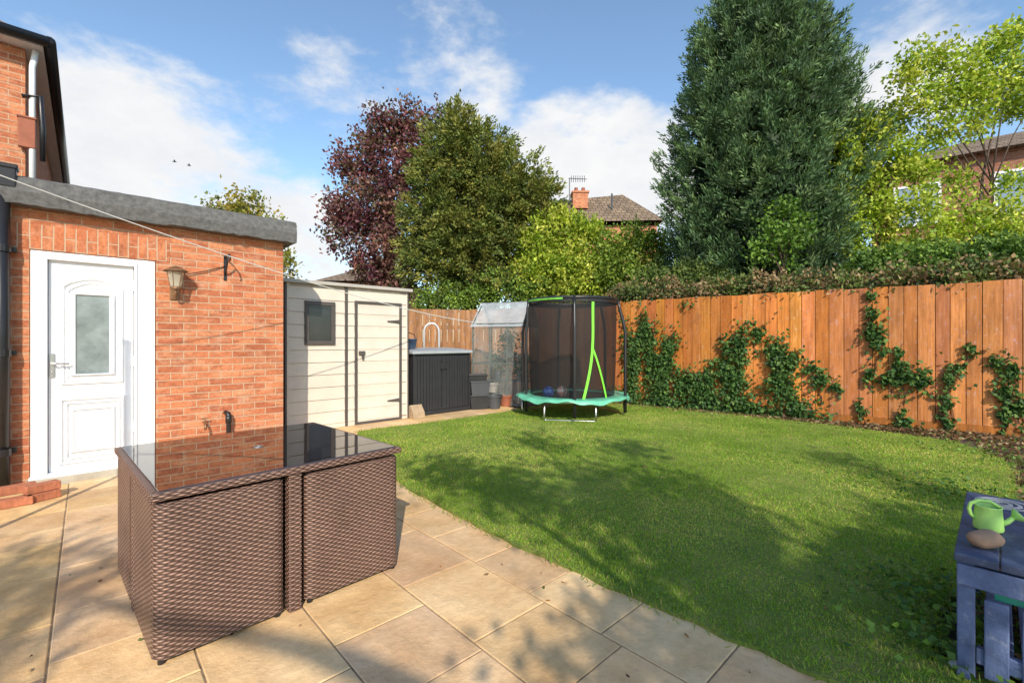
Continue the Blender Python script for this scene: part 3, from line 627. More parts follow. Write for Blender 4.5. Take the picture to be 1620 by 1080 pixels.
for a in (-100,20,140):
    mb=MB(); aa=R(a); d=R(27)
    p1=(.90*math.cos(aa-d),.90*math.sin(aa-d)); p2=(.90*math.cos(aa+d),.90*math.sin(aa+d)); 
    mb.tube([(p1[0],p1[1],TZ-.04),(p1[0]*1.02,p1[1]*1.02,.06),(p1[0]*1.0+.0,p1[1]*1.0,.025),(p1[0]*.97+p2[0]*.03,p1[1]*.97+p2[1]*.03,.02),(p2[0]*.97+p1[0]*.03,p2[1]*.97+p1[1]*.03,.02),(p2[0],p2[1],.025),(p2[0]*1.02,p2[1]*1.02,.06),(p2[0],p2[1],TZ-.04)],.018,8); mb.done('leg',M['metal'],tr,smooth=True)
NR=.79; NT=2.02
pa=[-165,-95,-20,40,100,160]
for a in pa:
    aa=R(a); c,s=math.cos(aa),math.sin(aa); mb=MB(); rr=.86 if a==-165 else .93
    mb.tube([(rr*c,rr*s,.08),(rr*c,rr*s,TZ+.05),(rr*c,rr*s,1.45),((rr-.03)*c,(rr-.03)*s,1.62),(.83*c,.83*s,1.88),(.80*c,.80*s,NT+.01)],.027,10); mb.done('net_pole',M['blackp'],tr,smooth=True)
mb=MB(); prof=[(.74,TZ+.0),(.765,.9),(.775,1.6),(.78,NT)]; mb.rev(prof,72); mb.done('safety_net',M['net'],tr,uv=False,smooth=True)
mb=MB(); mb.tube(circ(NR,NT),.028,8,True); mb.done('top_ring',M['blackp'],tr,smooth=True)
mb=MB(); mb.rev([(.797,NT-.07),(.80,NT-.0)],64); mb.done('top_band',M['blackp'],tr,uv=False)
def strip(pts,wd):
    mb=MB(); vs=[]
    for a,z in pts:
        for s in(-1,1):
            b=a+s*wd/.76/2; vs.append((.790*math.cos(b),.790*math.sin(b),z))
    mb.add(vs,[(2*i,2*i+1,2*i+3,2*i+2) for i in range(len(pts)-1)]); return mb
zz=np.linspace(TZ,NT-.05,16); ff=(zz-TZ)/(NT-TZ)
strip([(R(-84+15*f+4*math.sin(f*4)),z) for z,f in zip(zz,ff)],.045).done('entrance_strip',M['green'],tr,uv=False)
strip([(R(-76+24*(1-f/.55)**.8),z+.0) for z,f in zip(zz,ff) if f<.55],.035).done('entrance_strip',M['green'],tr,uv=False)
mb=MB(); vs=[]
for a in np.linspace(R(-165),R(-108),20):
    for z in(NT-.036,NT-.004): vs.append((.824*math.cos(a),.824*math.sin(a),z))
mb.add(vs,[(2*i,2*i+1,2*i+3,2*i+2) for i in range(19)]); mb.done('piping',pm('dull_green_piping',(.14,.42,.05),.6,.5,9),tr,uv=False)
def football(x,y,z,r,label,ca,cb):
    m,t,b=nt('ball_skin'); tc=N(t,'ShaderNodeTexCoord'); vo=N(t,'ShaderNodeTexVoronoi'); vo.inputs['Scale'].default_value=1.1/r; t.links.new(tc.outputs['Object'],vo.inputs['Vector'])
    t.links.new(mixc(t,ramp(t,vo.outputs['Distance'],[(.38,0.),(.42,1.)]),ca,cb),b.inputs['Base Color']); b.inputs['Roughness'].default_value=.4
    mb=MB(); mb.ball((0,0,0),r); o=mb.done('ball',m,uv=False,smooth=True); o.location=(x,y,z); tag(o,label,'ball')
football(TC[0]-.46,TC[1]-.42,TZ-.02+.10,.10,'blue ball lying on the trampoline mat',(.12,.32,1.0),(.05,.1,.5))
football(TC[0]-.22,TC[1]-.3,TZ-.02+.095,.095,'white and pink patterned ball on the trampoline mat',(.95,.92,.9),(.75,.35,.35))
# ------------------------------------------------------------------ wicker table set
TA=math.atan2(.724,.69); T0=Vector((-1.42,1.795)); TX,TY=1.13,1.17
tl=thing('wicker_table','square brown wicker garden table with dark glass top','table',(T0.x,T0.y,0),TA)
mb=MB(); o_=.006; zr=.662
mb.box(-o_,TX+o_,-o_,.03,zr,.695); mb.box(-o_,TX+o_,TY-.03,TY+o_,zr,.695); mb.box(-o_,.03,.03,TY-.03,zr,.695); mb.box(TX-.03,TX+o_,.03,TY-.03,zr,.695)
mb.done('rim',M['wick'],tl,bevel=.009)
mb=MB(); mb.box(.022,TX-.022,.022,TY-.022,.685,.6995); mb.done('glass_top',M['tglass'],tl,bevel=.002)
mb=MB(); mb.rev([(.028,.6998),(.028,.703),(.018,.703),(.018,.6998)],20,(TX/2,TY/2,0)); mb.done('parasol_hole_ring',M['metal'],tl)
for (x,y) in ((.52,.005),(.52,TY-.065),(.005,TY/2-.03),(TX-.065,TY/2-.03)):
    mb=MB(); mb.box(x,x+.06,y,y+.06,0,zr); mb.done('leg',M['wick'],tl,bevel=.006)
mb=MB(); mb.box(.45,.65,.45,.72,.62,zr); mb.box(.1,1.03,.55,.62,.625,zr-.002); mb.done('under_frame',M['wick'],tl)
def chair(cx,cy,flip,label,w=.5,d=.52):
    o=thing('wicker_chair',label,'chair',(0,0,0),0,'wicker chairs tucked under the glass table')
    r=.05; th=.045; hgt=.648
    def path(off):
        pts=[(off,d)]; rr=max(r-off,.006)
        pts+=[(r-rr*math.cos(a),r-rr*math.sin(a)) for a in np.linspace(0,math.pi/2,6)]
        pts+=[(w-r+rr*math.sin(a),r-rr*math.cos(a)) for a in np.linspace(0,math.pi/2,6)]
        pts+=[(w-off,d)]; return pts
    A=path(0);Bq=path(th)
    me_v=[];fs=[];uvs=[]
    n=len(A); L=[0]
    for i in range(1,n): L.append(L[-1]+math.dist(A[i],A[i-1]))
    z0,z1=.025,hgt; c=.012
    rings=[(A,0,z0),(A,0,z1-c),(A,.35,z1),(A,.65,z1),(Bq,0,z1-c),(Bq,0,z0)]
    for (pp,f,z) in rings:
        for i in range(n):
            x=A[i][0]*(1-f)+Bq[i][0]*f if pp is A else pp[i][0]; y=A[i][1]*(1-f)+Bq[i][1]*f if pp is A else pp[i][1]
            me_v.append((x,y,z)); uvs.append((L[i],z+ (0 if pp is A and f==0 else .05*f)))
    for k in range(5):
        for i in range(n-1): fs.append((k*n+i,k*n+i+1,(k+1)*n+i+1,(k+1)*n+i))
    fs.append(tuple(k*n for k in range(6))); fs.append(tuple(k*n+n-1 for k in range(5,-1,-1)))
    me=bpy.data.meshes.new('back_shell'); me.from_pydata(me_v,[],fs); me.update(); l=me.uv_layers.new(name='UVMap')
    for p in me.polygons:
        for li in p.loop_indices: l.data[li].uv=uvs[me.loops[li].vertex_index]
    me.materials.append(M['wick']); q=bpy.data.objects.new('back_shell',me); COL.objects.link(q); q.parent=o
    mb=MB(); mb.box(th+.002,w-th-.002,th+.002,d-.005,.10,.34); mb.done('seat',M['wick'],o,bevel=.01)
    for (x,y) in ((.03,.03),(w-.03,.03),(.03,d-.03),(w-.03,d-.03)):
        mb=MB(); mb.rev([(.001,0),(.014,0),(.014,.03),(.001,.03)],10,(x,y,0)); mb.done('foot',M['blackp'],o)
    p=T0+Vector((math.cos(TA),math.sin(TA)))*cx+Vector((-math.sin(TA),math.cos(TA)))*cy
    o.location=(p.x,p.y,0); o.rotation_euler=(0,0,TA+(math.pi if flip else 0)); return o
chair(.005,.000,False,'brown wicker chair tucked under the nearest corner of the glass table')
chair(.60,.008,False,'brown wicker chair tucked under the right half of the table, its back to the patio',w=.53)
chair(.505,TY+.002,True,'brown wicker chair under the left back corner of the table nearest the white door')
chair(1.125,TY+.002,True,'brown wicker chair hidden under the far corner of the table towards the shed',w=.53)
# ------------------------------------------------------------------ fence
fe=thing('garden_fence','long orange stained close board fence with ivy along the right of the lawn','fence',(F0.x,F0.y,0),FA)
mb=MB(); x=-5.0
while x<9.0:
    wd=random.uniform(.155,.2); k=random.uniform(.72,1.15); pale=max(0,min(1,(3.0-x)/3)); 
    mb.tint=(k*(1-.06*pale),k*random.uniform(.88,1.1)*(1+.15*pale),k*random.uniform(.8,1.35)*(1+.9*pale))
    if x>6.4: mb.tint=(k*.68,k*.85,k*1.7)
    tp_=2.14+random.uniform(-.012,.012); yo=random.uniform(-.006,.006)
    mb.box(x+.004,x+wd-.004,yo-.02,yo+.0,.12,tp_); x+=wd
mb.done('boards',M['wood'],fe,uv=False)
mb=MB(); mb.tint=(.35,.4,.5); mb.box(-5,9,-.03,-.027,-.03,.12); mb.box(-5,9,-.07,-.027,.4,.5); mb.box(-5,9,-.07,-.027,1.7,1.8); mb.done('rails',M['wood'],fe,uv=False)
mb=MB(); mb.tint=(.6,.6,.6); mb.box(-5,9,-.022,.008,-.04,.118); mb.done('gravel_board',M['wood'],fe,uv=False)
bf=thing('garden_fence','brown weathered board fence across the back behind the storage box','fence',(*fpt(9.0,0),0),math.atan2(-.6,-6.0))
mb=MB(); x=0
while x<6.5:
    wd=random.uniform(.14,.17); k=random.uniform(.6,.85); mb.tint=(k*.85,k*1.2,k*2.6); mb.box(x+.003,x+wd-.003,0,.02,.05,2.1+random.uniform(-.01,.01)); x+=wd
mb.done('boards',M['wood'],bf,uv=False)
mb=MB(); mb.tint=(.5,.6,.9); mb.box(0,6.5,-.05,-.004,.4,.5); mb.box(0,6.5,-.05,-.004,1.6,1.7); mb.done('rails',M['wood'],bf,uv=False)
# ivy
def tpx(px): r=(px-810)/FPX; return (6.927-6.158*r)/(.8+.6*r)
def ivy(label,blobs,pal=((.05,.115,.027),(.07,.15,.033),(.035,.08,.022),(.11,.19,.04)),dens=1000):
    ts=[tpx(b[0]) for b in blobs]; tb_=sum(ts)/len(ts); p=fpt(tb_,0)
    o=thing('ivy',label,'ivy',(p[0],p[1],0),FA,'ivy climbing the orange fence')
    Ps=[];mb=MB()
    for (px,py,rx,ry) in blobs:
        tt=tpx(px); Y=F0.y+.6*tt; z=CH+(540-py)/FPX*Y
        sx=rx*Y*Y/(FPX*(.8*Y+.6*(F0.x-.8*tt))); sz=ry/FPX*Y
        n=int(dens*sx*sz*4)+16; ab=rng.normal(size=(n,2))*.5
        edge=.8+.45*np.sin(3*np.arctan2(ab[:,1],ab[:,0])+px); q=np.c_[tt-tb_+ab[:,0]*sx*edge,rng.uniform(.015,.035+min(.16,.35*sx),n),z+ab[:,1]*sz*edge]
        Ps.append(q[q[:,2]>.0])
        x0=tt-tb_; nst=7; pts=[]; zb=max(0,z-sz*2.2)
        for i in range(nst):
            f=i/(nst-1); pts.append((x0+.05*math.sin(f*5+px)+.03*random.uniform(-1,1),.012,zb+(z+sz*.7-zb)*f))
        mb.tube(pts,[.006-.0006*i for i in range(nst)],5)
        pl=np.array(pts); k=14; idx=rng.uniform(0,nst-1.01,k); i0=idx.astype(int); pp=pl[i0]+(pl[i0+1]-pl[i0])*(idx-i0)[:,None]; pp[:,1]+=.01; pp[:,0]+=rng.normal(size=k)*.03; Ps.append(pp)
    P=np.concatenate(Ps); n=len(P)
    D=np.c_[rng.normal(size=n)*.6,np.abs(rng.normal(size=n))*.5+.1,-.6+rng.normal(size=n)*.5]
    leaves('foliage',P,D,rng.uniform(.04,.08,n),rng.uniform(.04,.075,n),cols(n,pal,.25),M['leafd'],o)
    mb.done('stem',M['bark'],o,uv=False)
ivy('tall dense ivy at the left end of the orange fence behind the trampoline',[(1005,570,20,80),(1022,520,14,36),(1000,630,24,30),(1030,560,14,60),(1025,640,20,22)])
ivy('bushy ivy with a leaning top just right of the trampoline',[(1050,590,22,62),(1062,550,16,30),(1060,640,28,26),(1080,610,20,42),(1045,620,20,40)])
ivy('low thick ivy mound at mid fence',[(1105,620,28,42),(1130,640,30,28),(1120,600,20,28),(1095,650,26,18)])
ivy('ivy rising in a broad column at mid fence',[(1165,600,30,62),(1170,545,28,34),(1200,525,12,18),(1145,580,16,36),(1180,645,32,24),(1150,650,28,18)])
ivy('spreading ivy bush with long side shoots right of the column',[(1235,600,32,55),(1225,555,20,28),(1262,645,32,30),(1300,600,18,16),(1285,580,18,12),(1322,610,10,9),(1290,668,30,16),(1250,570,20,30),(1225,655,26,22)])
ivy('thin ivy strand hanging down from the fence top',[(1376,470,6,16),(1382,500,8,24),(1390,535,20,30),(1378,520,12,24),(1375,590,10,14),(1362,645,10,16),(1420,560,8,24)])
ivy('flat ivy spray near the fence centre right',[(1440,595,36,18),(1425,580,20,20),(1405,600,16,12),(1462,600,22,11),(1430,665,22,18),(1445,682,18,10)])
ivy('sparse ivy stem between the two right hand clumps',[(1500,600,10,28),(1495,640,12,24),(1515,580,12,9),(1535,550,9,9),(1500,668,10,9)])
ivy('ivy clump at the far right end of the fence',[(1590,620,22,28),(1600,585,22,20),(1575,570,16,12),(1590,655,14,16),(1612,640,14,24)])
# ------------------------------------------------------------------ play kitchen, can, stone
K0=Vector((1.71,1.75)); pk=thing('play_table','worn blue wooden play kitchen with slatted side at the lawn corner','play kitchen',(K0.x,K0.y,0),UA)
mb=MB(); 
for i in range(5): mb.box(-.02,1.02,-.60+.122*i,-.60+.122*i+.119,.465,.495)
mb.done('table_top',M['bluetop'],pk,bevel=.004)
for (x,y) in ((.0,-.05),(.0,-.60),(.95,-.05),(.95,-.60)):
    mb=MB(); mb.box(x,x+.05,y,y+.05,-.02,.462); mb.done('leg',M['blue'],pk,bevel=.004)
for (a,b,c,d,e_,f) in ((-.012,.02,-.60,.0,.375,.455),(.05,.95,-.022,.0,.375,.46),(.05,.95,-.6,-.578,.375,.46),(.0,.03,-.548,-.052,.09,.15)):
    mb=MB(); mb.box(a,b,c,d,e_,f); mb.done('rail',M['blue'],pk,bevel=.004)
for i in range(5):
    mb=MB(); y=-.105-.095*i; mb.box(-.008,.012,y-.032,y+.032,.05,.34); mb.done('slat',M['blue'],pk,bevel=.004)
mb=MB()
for i in range(5): mb.box(.05,.95,-.55+.1*i,-.47+.1*i,.10,.125)
mb.done('shelf',M['blue'],pk,bevel=.004)
hr=pm('grey_ring_paint',(.34,.35,.37),.6,.3,9)
for cy in (-.125,-.34):
    mb=MB()
    for (a,b) in ((.10,.083),(.066,.05),(.034,.020)): mb.rev([(a,.4955),(a,.4995),(b,.4995),(b,.4955)],28,(.87,cy,0))
    mb.done('hob_ring',hr,pk)
mb=MB(); mb.box(.05,.12,-.5,-.1,.33,.372); mb.done('tray',pm('teal_tray',(.04,.35,.25),.4,.1,5),pk)
def onk(x,y,z): p=K0+U*x+Wv*y; return (p.x,p.y,z)
wc=thing('watering_can','small lime green toy watering can on the blue play kitchen','watering can',onk(.375,-.08,.497),R(-25)); wc.scale=(.80,.80,.82)
mb=MB(); mb.rev([(.001,0),(.056,0),(.060,.01),(.056,.07),(.052,.118),(.056,.124),(.048,.124),(.047,.07),(.048,.012),(.001,.01)],28); mb.done('body',M['can'],wc,smooth=True)
mb=MB(); mb.tube([(.05,0,.035),(.075,0,.05),(.10,0,.078)],[.014,.012,.011],12); o1=len(mb.V); mb.rev([(.001,.0),(.012,0),(.036,.025),(.036,.03),(.001,.034)],20,(0,0,0))
rm=Matrix.Translation((.098,0,.075))@Matrix.Rotation(R(52),4,'Y')
for i in range(o1,len(mb.V)): mb.V[i]=tuple(rm@Vector(mb.V[i]))
mb.done('spout',M['can'],wc,smooth=True)
mb=MB(); mb.tube([(-.052,0,.05),(-.072,0,.07),(-.078,0,.10),(-.07,0,.128),(-.04,0,.146),(.005,0,.148),(.046,0,.12)],.009,10); mb.done('handle',M['can'],wc,smooth=True)
mb=MB(); mb.ball((0,0,.033),.035,(1.7,1.1,1),14)
mb.V=[(x,y,max(z,.0)+.003*math.sin(x*60)) for x,y,z in mb.V]; o=mb.done('stone',M['stone'],uv=False,smooth=True); o.location=onk(.12,-.075,.497); o.rotation_euler=(0,0,R(-10)); tag(o,'smooth brown stone on the front corner of the blue play kitchen','stone')
mb=MB(); mb.ball((0,0,.012),.03,(1,1,.5),10); o=mb.done('pebble',pm('white_pebble',(.6,.58,.55),.7,.2,9),uv=False,smooth=True); o.location=(*G(1516,1062),0.01); tag(o,'white pebble on the ground at the foot of the blue play kitchen','pebble')
for (lb,px,py,n,r) in (('low leafy weeds in the lawn edge left of the blue play kitchen',1470,960,420,.2),('leafy weeds under the front of the blue play kitchen',1500,1040,260,.12),('green weeds at the border beyond the play kitchen',1510,790,420,.3),('green weeds growing in the soil at the right end of the fence',1570,725,300,.4)):
    p=G(px,py); q=rng.normal(size=(n,2))*r; P=np.c_[q,rng.uniform(.0,.10,n)]
    o=leaves('weed',P,np.c_[rng.normal(size=(n,2)),rng.uniform(0,.8,n)],rng.uniform(.025,.05,n),rng.uniform(.018,.034,n),cols(n,[(.10,.20,.035),(.16,.27,.045),(.07,.14,.03)]),M['leaf']); o.location=(p[0],p[1],0); tag(o,lb,'weeds',kind='stuff')
# ------------------------------------------------------------------ washing line and its post
a=Vector(at(-150,222,2.62)); b=Vector(at(757,511,9.2)); mb=MB()
mb.tube([a.lerp(b,i/28)-Vector((0,0,.62*(i/28)*(1-i/28))) for i in range(29)],[.0035+.005*i/28 for i in range(29)],5); tag(mb.done('washing_line',M['cord'],uv=False),'pale washing line stretched across the brick wall and shed to the greenhouse','washing line')
wpst=thing('washing_post','slim grey washing line post left of the view','post',(a.x,a.y,0))
mb=MB(); mb.tube([(0,0,0),(0,0,a.z+.08)],.024,10); mb.done('post',M['greyp'],wpst)
mb=MB(); mb.rev([(.001,0),(.03,0),(.03,.03),(.001,.04)],12,(0,0,a.z+.08)); mb.done('cap',M['blackp'],wpst)
# ------------------------------------------------------------------ trees
cz=thing('conifer_tree','huge blue green conifer towering behind the orange fence','tree',(5.75,10.6,1.9))
prof=[(.3,1.45),(1.4,1.86),(2.9,1.92),(4.3,1.73),(5.8,1.42),(6.6,1.12),(7.2,.80),(7.7,.42),(8.0,.12)]
zs=np.array([p[0] for p in prof]); rs=np.array([p[1] for p in prof])
npl=3300; z=rng.uniform(.2,7.9,npl); keep=rng.uniform(0,2.05,npl)<np.interp(z,zs,rs)+.25; z=z[keep]; npl=len(z)
th=rng.uniform(0,2*math.pi,npl); lump=1+.10*np.sin(th*5+z*1.7)+.08*np.sin(th*9-z*3.1)
rad=np.interp(z,zs,rs)*lump*rng.uniform(.74,1.02,npl)
c0=np.c_[rad*np.cos(th),rad*np.sin(th),z]; outw=np.c_[np.cos(th),np.sin(th),np.zeros(npl)]
ax=unit(outw*.75+np.array([0,0,.75])+rng.normal(size=(npl,3))*.22)
pc=cols(npl,[(.075,.14,.058),(.105,.18,.075),(.058,.105,.045),(.135,.21,.083)],.2); m=44
tt=rng.uniform(0,1,(npl,m,1)); ln_=rng.uniform(.25,.5,(npl,1,1))
side=unit(np.cross(ax,outw))[:,None,:]; sp=rng.normal(size=(npl,m,1))
P=c0[:,None,:]+ax[:,None,:]*tt*ln_+side*sp*.075*(1.15-tt)+rng.normal(size=(npl,m,3))*.025
D=ax[:,None,:]*1.0+side*sp*.55+rng.normal(size=(npl,m,3))*.3
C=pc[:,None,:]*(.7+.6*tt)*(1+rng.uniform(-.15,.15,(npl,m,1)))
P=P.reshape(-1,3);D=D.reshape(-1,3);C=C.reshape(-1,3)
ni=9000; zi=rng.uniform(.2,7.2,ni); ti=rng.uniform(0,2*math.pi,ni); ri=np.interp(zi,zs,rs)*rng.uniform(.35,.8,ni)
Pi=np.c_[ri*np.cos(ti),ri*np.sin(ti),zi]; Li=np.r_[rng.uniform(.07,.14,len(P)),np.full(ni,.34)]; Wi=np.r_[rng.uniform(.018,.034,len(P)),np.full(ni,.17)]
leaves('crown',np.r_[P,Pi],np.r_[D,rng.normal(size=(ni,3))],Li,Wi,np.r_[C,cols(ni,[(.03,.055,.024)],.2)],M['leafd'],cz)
mb=MB(); mb.tube([(0,0,-.2),(0,0,3),(.05,0,7.3)],[.25,.17,.03],8); mb.done('trunk',M['bark'],cz,uv=False,smooth=True)
lob=pxlobes([(718,222,36),(705,262,44),(745,250,48),(765,305,58),(702,335,54),(815,292,42),(838,325,40),(795,355,58),(740,385,62),(685,402,46),(856,305,18),(846,368,34),(788,422,54),(720,440,50),(720,194,16),(735,212,22),(780,245,26),(680,352,34),(695,292,34)],13)
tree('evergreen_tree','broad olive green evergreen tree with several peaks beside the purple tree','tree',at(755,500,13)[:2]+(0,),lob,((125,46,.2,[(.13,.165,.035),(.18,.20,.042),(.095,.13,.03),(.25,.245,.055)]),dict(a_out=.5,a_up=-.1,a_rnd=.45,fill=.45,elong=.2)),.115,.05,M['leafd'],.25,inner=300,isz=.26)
lob=pxlobes([(612,205,26),(640,190,26),(585,215,24),(660,205,26),(570,250,32),(620,255,42),(655,250,34),(550,275,24),(545,330,28),(585,320,44),(635,320,46),(560,370,36),(610,385,44),(645,385,36),(530,350,18),(585,425,30),(625,440,34),(600,182,12),(685,185,16)],14.5)
tree('purple_leaved_tree','dark purple leaved tree behind the shed','tree',at(628,500,14.5)[:2]+(0,),lob,((50,42,.36,[(.16,.055,.07),(.21,.08,.09),(.10,.036,.05),(.27,.14,.11),(.13,.10,.06)]),dict(a_out=.4,a_up=.1,a_rnd=.9,fill=.3)),.13,.085,M['leaf'],.2,12)
lob=pxlobes([(350,330,18),(390,328,22),(370,370,40),(420,370,28),(448,415,18),(330,360,20),(405,420,36)],14)
tree('small_tree','yellowing leafy tree peeping over the extension roof','tree',at(395,500,14)[:2]+(0,),lob,((60,40,.34,[(.27,.24,.04),(.17,.2,.04),(.36,.27,.05)]),dict(a_out=.3,a_up=.1,a_rnd=.9,fill=.3)),.12,.08,M['leaf'],.12,5)
yg=[(.27,.36,.035),(.37,.45,.05),(.19,.28,.03),(.47,.49,.08)]
mg=[(.15,.23,.035),(.20,.28,.04),(.10,.16,.03),(.26,.32,.05)]
lob=pxlobes([(858,372,28),(895,362,28),(930,372,28),(868,415,36),(915,420,40),(845,425,28),(840,395,20),(880,345,14),(912,350,12),(870,455,36),(920,460,36),(950,430,28),(825,440,22),(955,460,28)],12.4)
tree('shrub','bright yellow green bush between the evergreen tree and the tall conifer','shrub',at(900,520,12.4)[:2]+(0,),lob,((130,36,.24,yg),dict(a_out=.4,a_up=.4,a_rnd=.8,fill=.3)),.11,.06,M['leaf'],.06,3,inner=160)
lob=pxlobes([(970,390,26),(1000,385,28),(1035,392,28),(985,425,34),(1030,430,34),(960,430,26),(1000,455,34),(1045,455,30)],12.0)
tree('shrub','mid green bush left of the conifer below the far roof','shrub',at(1005,520,12.0)[:2]+(0,),lob,((130,36,.22,mg),dict(a_out=.4,a_up=.3,a_rnd=.8,fill=.3)),.10,.055,M['leaf'],.06,3,inner=160)
lob=pxlobes([(700,470,22),(740,458,24),(780,452,26),(820,455,30),(770,475,20),(850,450,30),(725,478,18),(675,480,18)],12.4)
tree('shrub','rounded green hedge shrub behind the brown back fence','shrub',at(770,520,12.6)[:2]+(0,),lob,((120,40,.2,[(.17,.27,.04),(.23,.33,.045),(.12,.2,.035)]),dict(a_out=.5,a_up=.3,a_rnd=.8,fill=.4)),.08,.05,M['leafd'],.05,4,inner=200)
lob=pxlobes([(1330,215,26),(1360,205,30),(1395,225,34),(1345,255,28),(1325,300,22),(1375,285,38),(1345,335,30),(1410,190,22),(1420,270,28),(1390,340,34),(1350,380,30),(1410,390,30)],9.4)
tree('tall_shrub','loose yellow green shrub leaning in front of the conifer','shrub',at(1400,430,9.4)[:2]+(1.9,),lob,((140,28,.2,yg),dict(a_out=.3,a_up=.3,a_rnd=.9,fill=.1)),.09,.055,M['leaf'],.04,9)
lob=pxlobes([(1450,95,22),(1490,90,26),(1530,120,28),(1570,75,26),(1605,60,28),(1600,110,32),(1560,150,32),(1500,150,30),(1455,160,28),(1540,195,26),(1605,165,30),(1485,210,28),(1580,345,38),(1520,350,38),(1455,335,40),(1605,290,18),(1430,120,18),(1640,150,40),(1465,270,26),(1620,380,36),(1560,390,36),(1480,390,36),(1440,235,18),(1520,290,20)],9.0)
tree('tall_shrub','tall airy yellow green shrub at the far right above the fence','shrub',at(1535,430,9.0)[:2]+(1.9,),lob,((125,28,.22,yg),dict(a_out=.3,a_up=.3,a_rnd=.9,fill=.1)),.09,.055,M['leaf'],.035,14)
lob=pxlobes([(1240,345,24),(1220,370,24),(1262,365,26),(1240,395,28),(1205,395,18)],8.6)
tree('shrub','small mid green leafy bush in front of the conifer','shrub',at(1240,430,8.7)[:2]+(1.9,),lob,((110,22,.18,[(.14,.25,.04),(.19,.31,.05),(.09,.17,.03)]),dict(a_out=.4,a_up=.2,a_rnd=.8,fill=.3)),.08,.055,M['leaf'],.04,4)
def rowhedge(label,px0,px1,dz,pal,back,n,hgt,L=.07,W=.045):
    t0,t1=tpx(px0),tpx(px1); lob=[]
    for i in range(n):
        tt=t0+(t1-t0)*(i+.5)/n; p=fpt(tt,-back+random.uniform(-.15,.15)); lob.append(((p[0],p[1],2.0+dz+random.uniform(-.08,.12)),(random.uniform(.35,.5),random.uniform(.35,.5),hgt*random.uniform(.7,1.2))))
    base=fpt((t0+t1)/2,-back)+(1.85,)
    return tree('hedge',label,'hedge',base,lob,((260,34,.16,pal),dict(a_out=.5,a_up=.1,a_rnd=.9,fill=.3)),L,W,M['leafd'],.03,5,crown='foliage',inner=120,isz=.16)
dk=[(.09,.13,.035),(.13,.17,.04),(.24,.14,.07),(.06,.09,.03),(.30,.21,.11)]
rowhedge('brown and dark green tangle of ivy along the left part of the fence top',960,1190,.18,dk,.5,8,.26)
rowhedge('dark ivy tangle along the right part of the fence top',1190,1640,.16,dk,.5,12,.24)
rowhedge('deep green hedge growing up behind the ivy tangle at the right',1380,1680,.5,[(.12,.21,.035),(.19,.29,.045),(.08,.15,.03)],1.4,8,.45)
rowhedge('dark green hedge at the foot of the tall conifer',985,1120,.5,[(.10,.15,.03),(.14,.19,.04),(.07,.11,.025)],1.2,7,.45)
# ------------------------------------------------------------------ far houses
def px3(px,py,Y): return Vector(at(px,py,Y))
fh=thing('far_house','distant brick house with brown tiled hip roof and chimney','house',(4.5,24,0))
def rel(p): return tuple(Vector(p)-Vector((4.5,24,0)))
e0,e1=px3(850,352,24),px3(1052,348,24); r0,r1=px3(880,318,26),px3(985,308,27)
mb=MB(); e2=e1+Vector((0,7,0)); e3=e0+Vector((0,7,0)); mb.add([rel(e0),rel(e1),rel(r1),rel(r0),rel(e2),rel(e3)],[(0,1,2,3),(1,4,2),(4,5,3,2),(5,0,3)]); rfo=mb.done('roof',M['fartile'],fh)
mb=MB(); mb.box(e0.x+.3-4.5,e1.x-.3-4.5,.4,6.6,-.05,e0.z-.05); mb.done('wall',M['brick'],fh)
mb=MB(); c=rel(px3(917,315,25.5)); mb.box(c[0]-.42,c[0]+.42,c[1]-.35,c[1]+.35,c[2]-.6,c[2]+.25); mb.box(c[0]-.48,c[0]+.48,c[1]-.4,c[1]+.4,c[2]+.25,c[2]+.35)
mb.done('chimney',M['brick'],rfo)
for dx in(-.2,.2):
    mb=MB(); mb.rev([(.11,.35),(.10,.62),(.06,.62)],12,(c[0]+dx,c[1],c[2])); mb.done('chimney_pot',M['terracotta'],rfo)
mb=MB(); ac=rel(px3(901,320,25)); mb.tube([ac,(ac[0],ac[1],ac[2]+1.35)],.03,5); mb.tube([(ac[0]-.05,ac[1],ac[2]+1.3),(ac[0]+.95,ac[1],ac[2]+1.26)],.022,5)
for k in range(7): x=ac[0]+.1+k*.12; mb.tube([(x,ac[1],ac[2]+1.1),(x,ac[1],ac[2]+1.46)],.016,4)
mb.done('aerial',M['greyp'],rfo)
mb=MB(); q=rel(px3(968,332,25.2)); mb.tube([q,(q[0],q[1],q[2]+.9)],.05,6); mb.done('vent_pipe',M['greyp'],rfo)
f2=thing('far_house','low brown roof and chimney showing just above the shed','house',(-7.3,21,0))
e0=at(495,444,21); e1=at(640,444,21)
mb=MB(); X0,X1=e0[0]+7.3,e1[0]+7.3; z0=e0[2]; mb.add([(X0,0,z0),(X1,0,z0),(X1-.9,2.5,z0+.9),(X0+1.2,2.5,z0+.9),(X1,5,z0),(X0,5,z0)],[(0,1,2,3),(1,4,2),(4,5,3,2),(5,0,3)]); r2=mb.done('roof',M['fartile'],f2)
mb=MB(); mb.box(X0+.2,X1-.2,.3,4.7,-.05,z0-.03); mb.done('wall',M['brick'],f2)
mb=MB(); cx=at(552,420,22)[0]+7.3; mb.box(cx-.2,cx+.2,2.2,2.8,z0+.5,z0+1.55); mb.rev([(.1,z0+1.55),(.09,z0+1.9)],10,(cx,2.5,0)); mb.done('chimney',M['brick'],r2)
rh=thing('neighbour_house','brick house with white framed windows half hidden by the right hand shrubs','house',(15.5,16,0),R(-38))
mb=MB(); mb.box(-2.2,6,0,7,0,7.7); wl=mb.done('wall',brickmat('dark_brick',(.36,.14,.085),(.26,.10,.065),(.34,.27,.2)),rh)
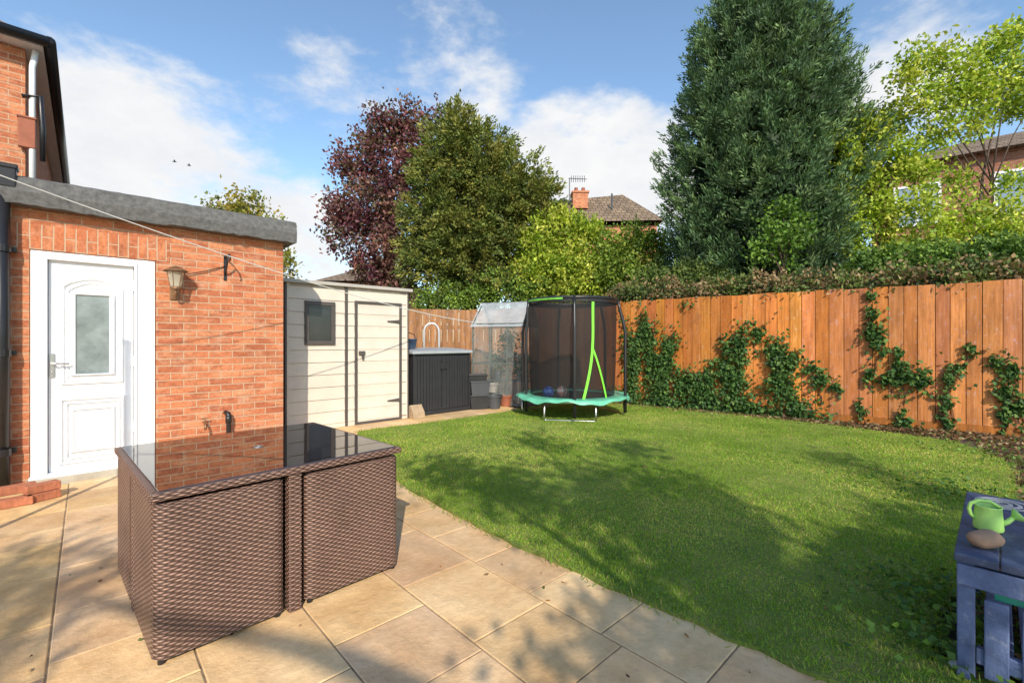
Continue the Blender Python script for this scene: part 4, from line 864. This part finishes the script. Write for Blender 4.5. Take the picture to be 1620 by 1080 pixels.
mb=MB(); mb.add([(-2.6,-.4,7.7),(6.4,-.4,7.7),(6.4,7.4,7.7),(-2.6,7.4,7.7),(0.5,3.5,9.3),(3.3,3.5,9.3)],[(0,1,5,4),(1,2,5),(2,3,4,5),(3,0,4),(3,2,1,0)]); mb.done('roof',M['fartile'],rh)
wg=pm('window_glass',(.25,.33,.42),.08,.3,.5)
for (x,z,wd,hh) in ((-1.6,5.5,1.3,1.5),(1.0,5.5,1.6,1.5),(3.8,5.5,1.3,1.5),(-1.6,2.6,1.3,1.4),(1.0,2.6,1.8,1.5)):
    mb=MB(); 
    for (a,b,c,d) in ((x,x+wd,z,z+.08),(x,x+wd,z+hh-.08,z+hh),(x,x+.08,z+.08,z+hh-.08),(x+wd-.08,x+wd,z+.08,z+hh-.08),(x+wd/2-.04,x+wd/2+.04,z+.08,z+hh-.08)): mb.box(a,b,-.06,.02,c,d)
    wo=mb.done('window',M['upvc'],rh); mb=MB(); mb.box(x+.08,x+wd-.08,-.02,.01,z+.08,z+hh-.08); mb.done('pane',wg,wo)
for (px,py,lb) in ((276,256,'left of two tiny dark birds flying over the extension'),(299,262,'right of two tiny dark birds flying over the extension')):
    mb=MB(); mb.tube([(-.16,0,0),(-.08,0,.01),(.05,0,.01),(.16,0,.02)],[.01,.04,.045,.01],8)
    for s in(-1,1): mb.add([(-.05,0,.02),(.07,0,.02),(.05,s*.2,.10),(-.01,s*.2,.10),(-.06,s*.42,.05)],[(0,1,2,3),(3,2,4)])
    o=mb.done('bird',M['blackp'],uv=False); o.location=at(px,py,38); o.rotation_euler=(0,0,R(30)); tag(o,lb,'bird','birds in the sky')
# ------------------------------------------------------------------ unseen tree behind the viewpoint, crown lobes placed to cast the dappled shade
def caster(gx,gy,h): return (gx+h/math.tan(EL)*math.sin(TH), gy-h/math.tan(EL)*math.cos(TH), h)
lob=[]
for (gx,gy,h,r) in ((1.2,2.8,4.2,.42),(.75,3.4,4.4,.38),(.1,4.0,4.5,.36),(-.6,4.5,4.7,.30),(.9,4.2,4.6,.34),(1.5,3.4,4.4,.32),(1.55,4.1,4.6,.24),(2.2,2.6,4.2,.34),(2.8,2.4,4.1,.38),(2.9,3.0,4.3,.26),(3.5,3.6,4.5,.30),(3.6,4.7,4.8,.22),(1.3,1.9,3.7,.45),(.85,1.55,3.6,.40),(.5,1.35,3.5,.40),(1.0,1.2,3.5,.40),(.3,.9,3.3,.4),(.3,5.8,5.0,.22),(1.4,5.4,5.0,.22),(-2.9,2.5,4.4,.2),(-2.5,2.45,4.4,.2),(-2.2,1.75,4.2,.2)):
    lob.append((caster(gx,gy,h),r))
tree('unseen_shade_tree','unseen leafy tree behind the viewpoint, its crown set to shade the lawn','tree',(2.2,-3.8,0),lob,((120,28,.3,[(.08,.14,.03),(.12,.18,.04)]),dict(a_out=.3,a_up=.1,a_rnd=.9,fill=.1)),.10,.07,M['leaf'],.10,14)
print('done')
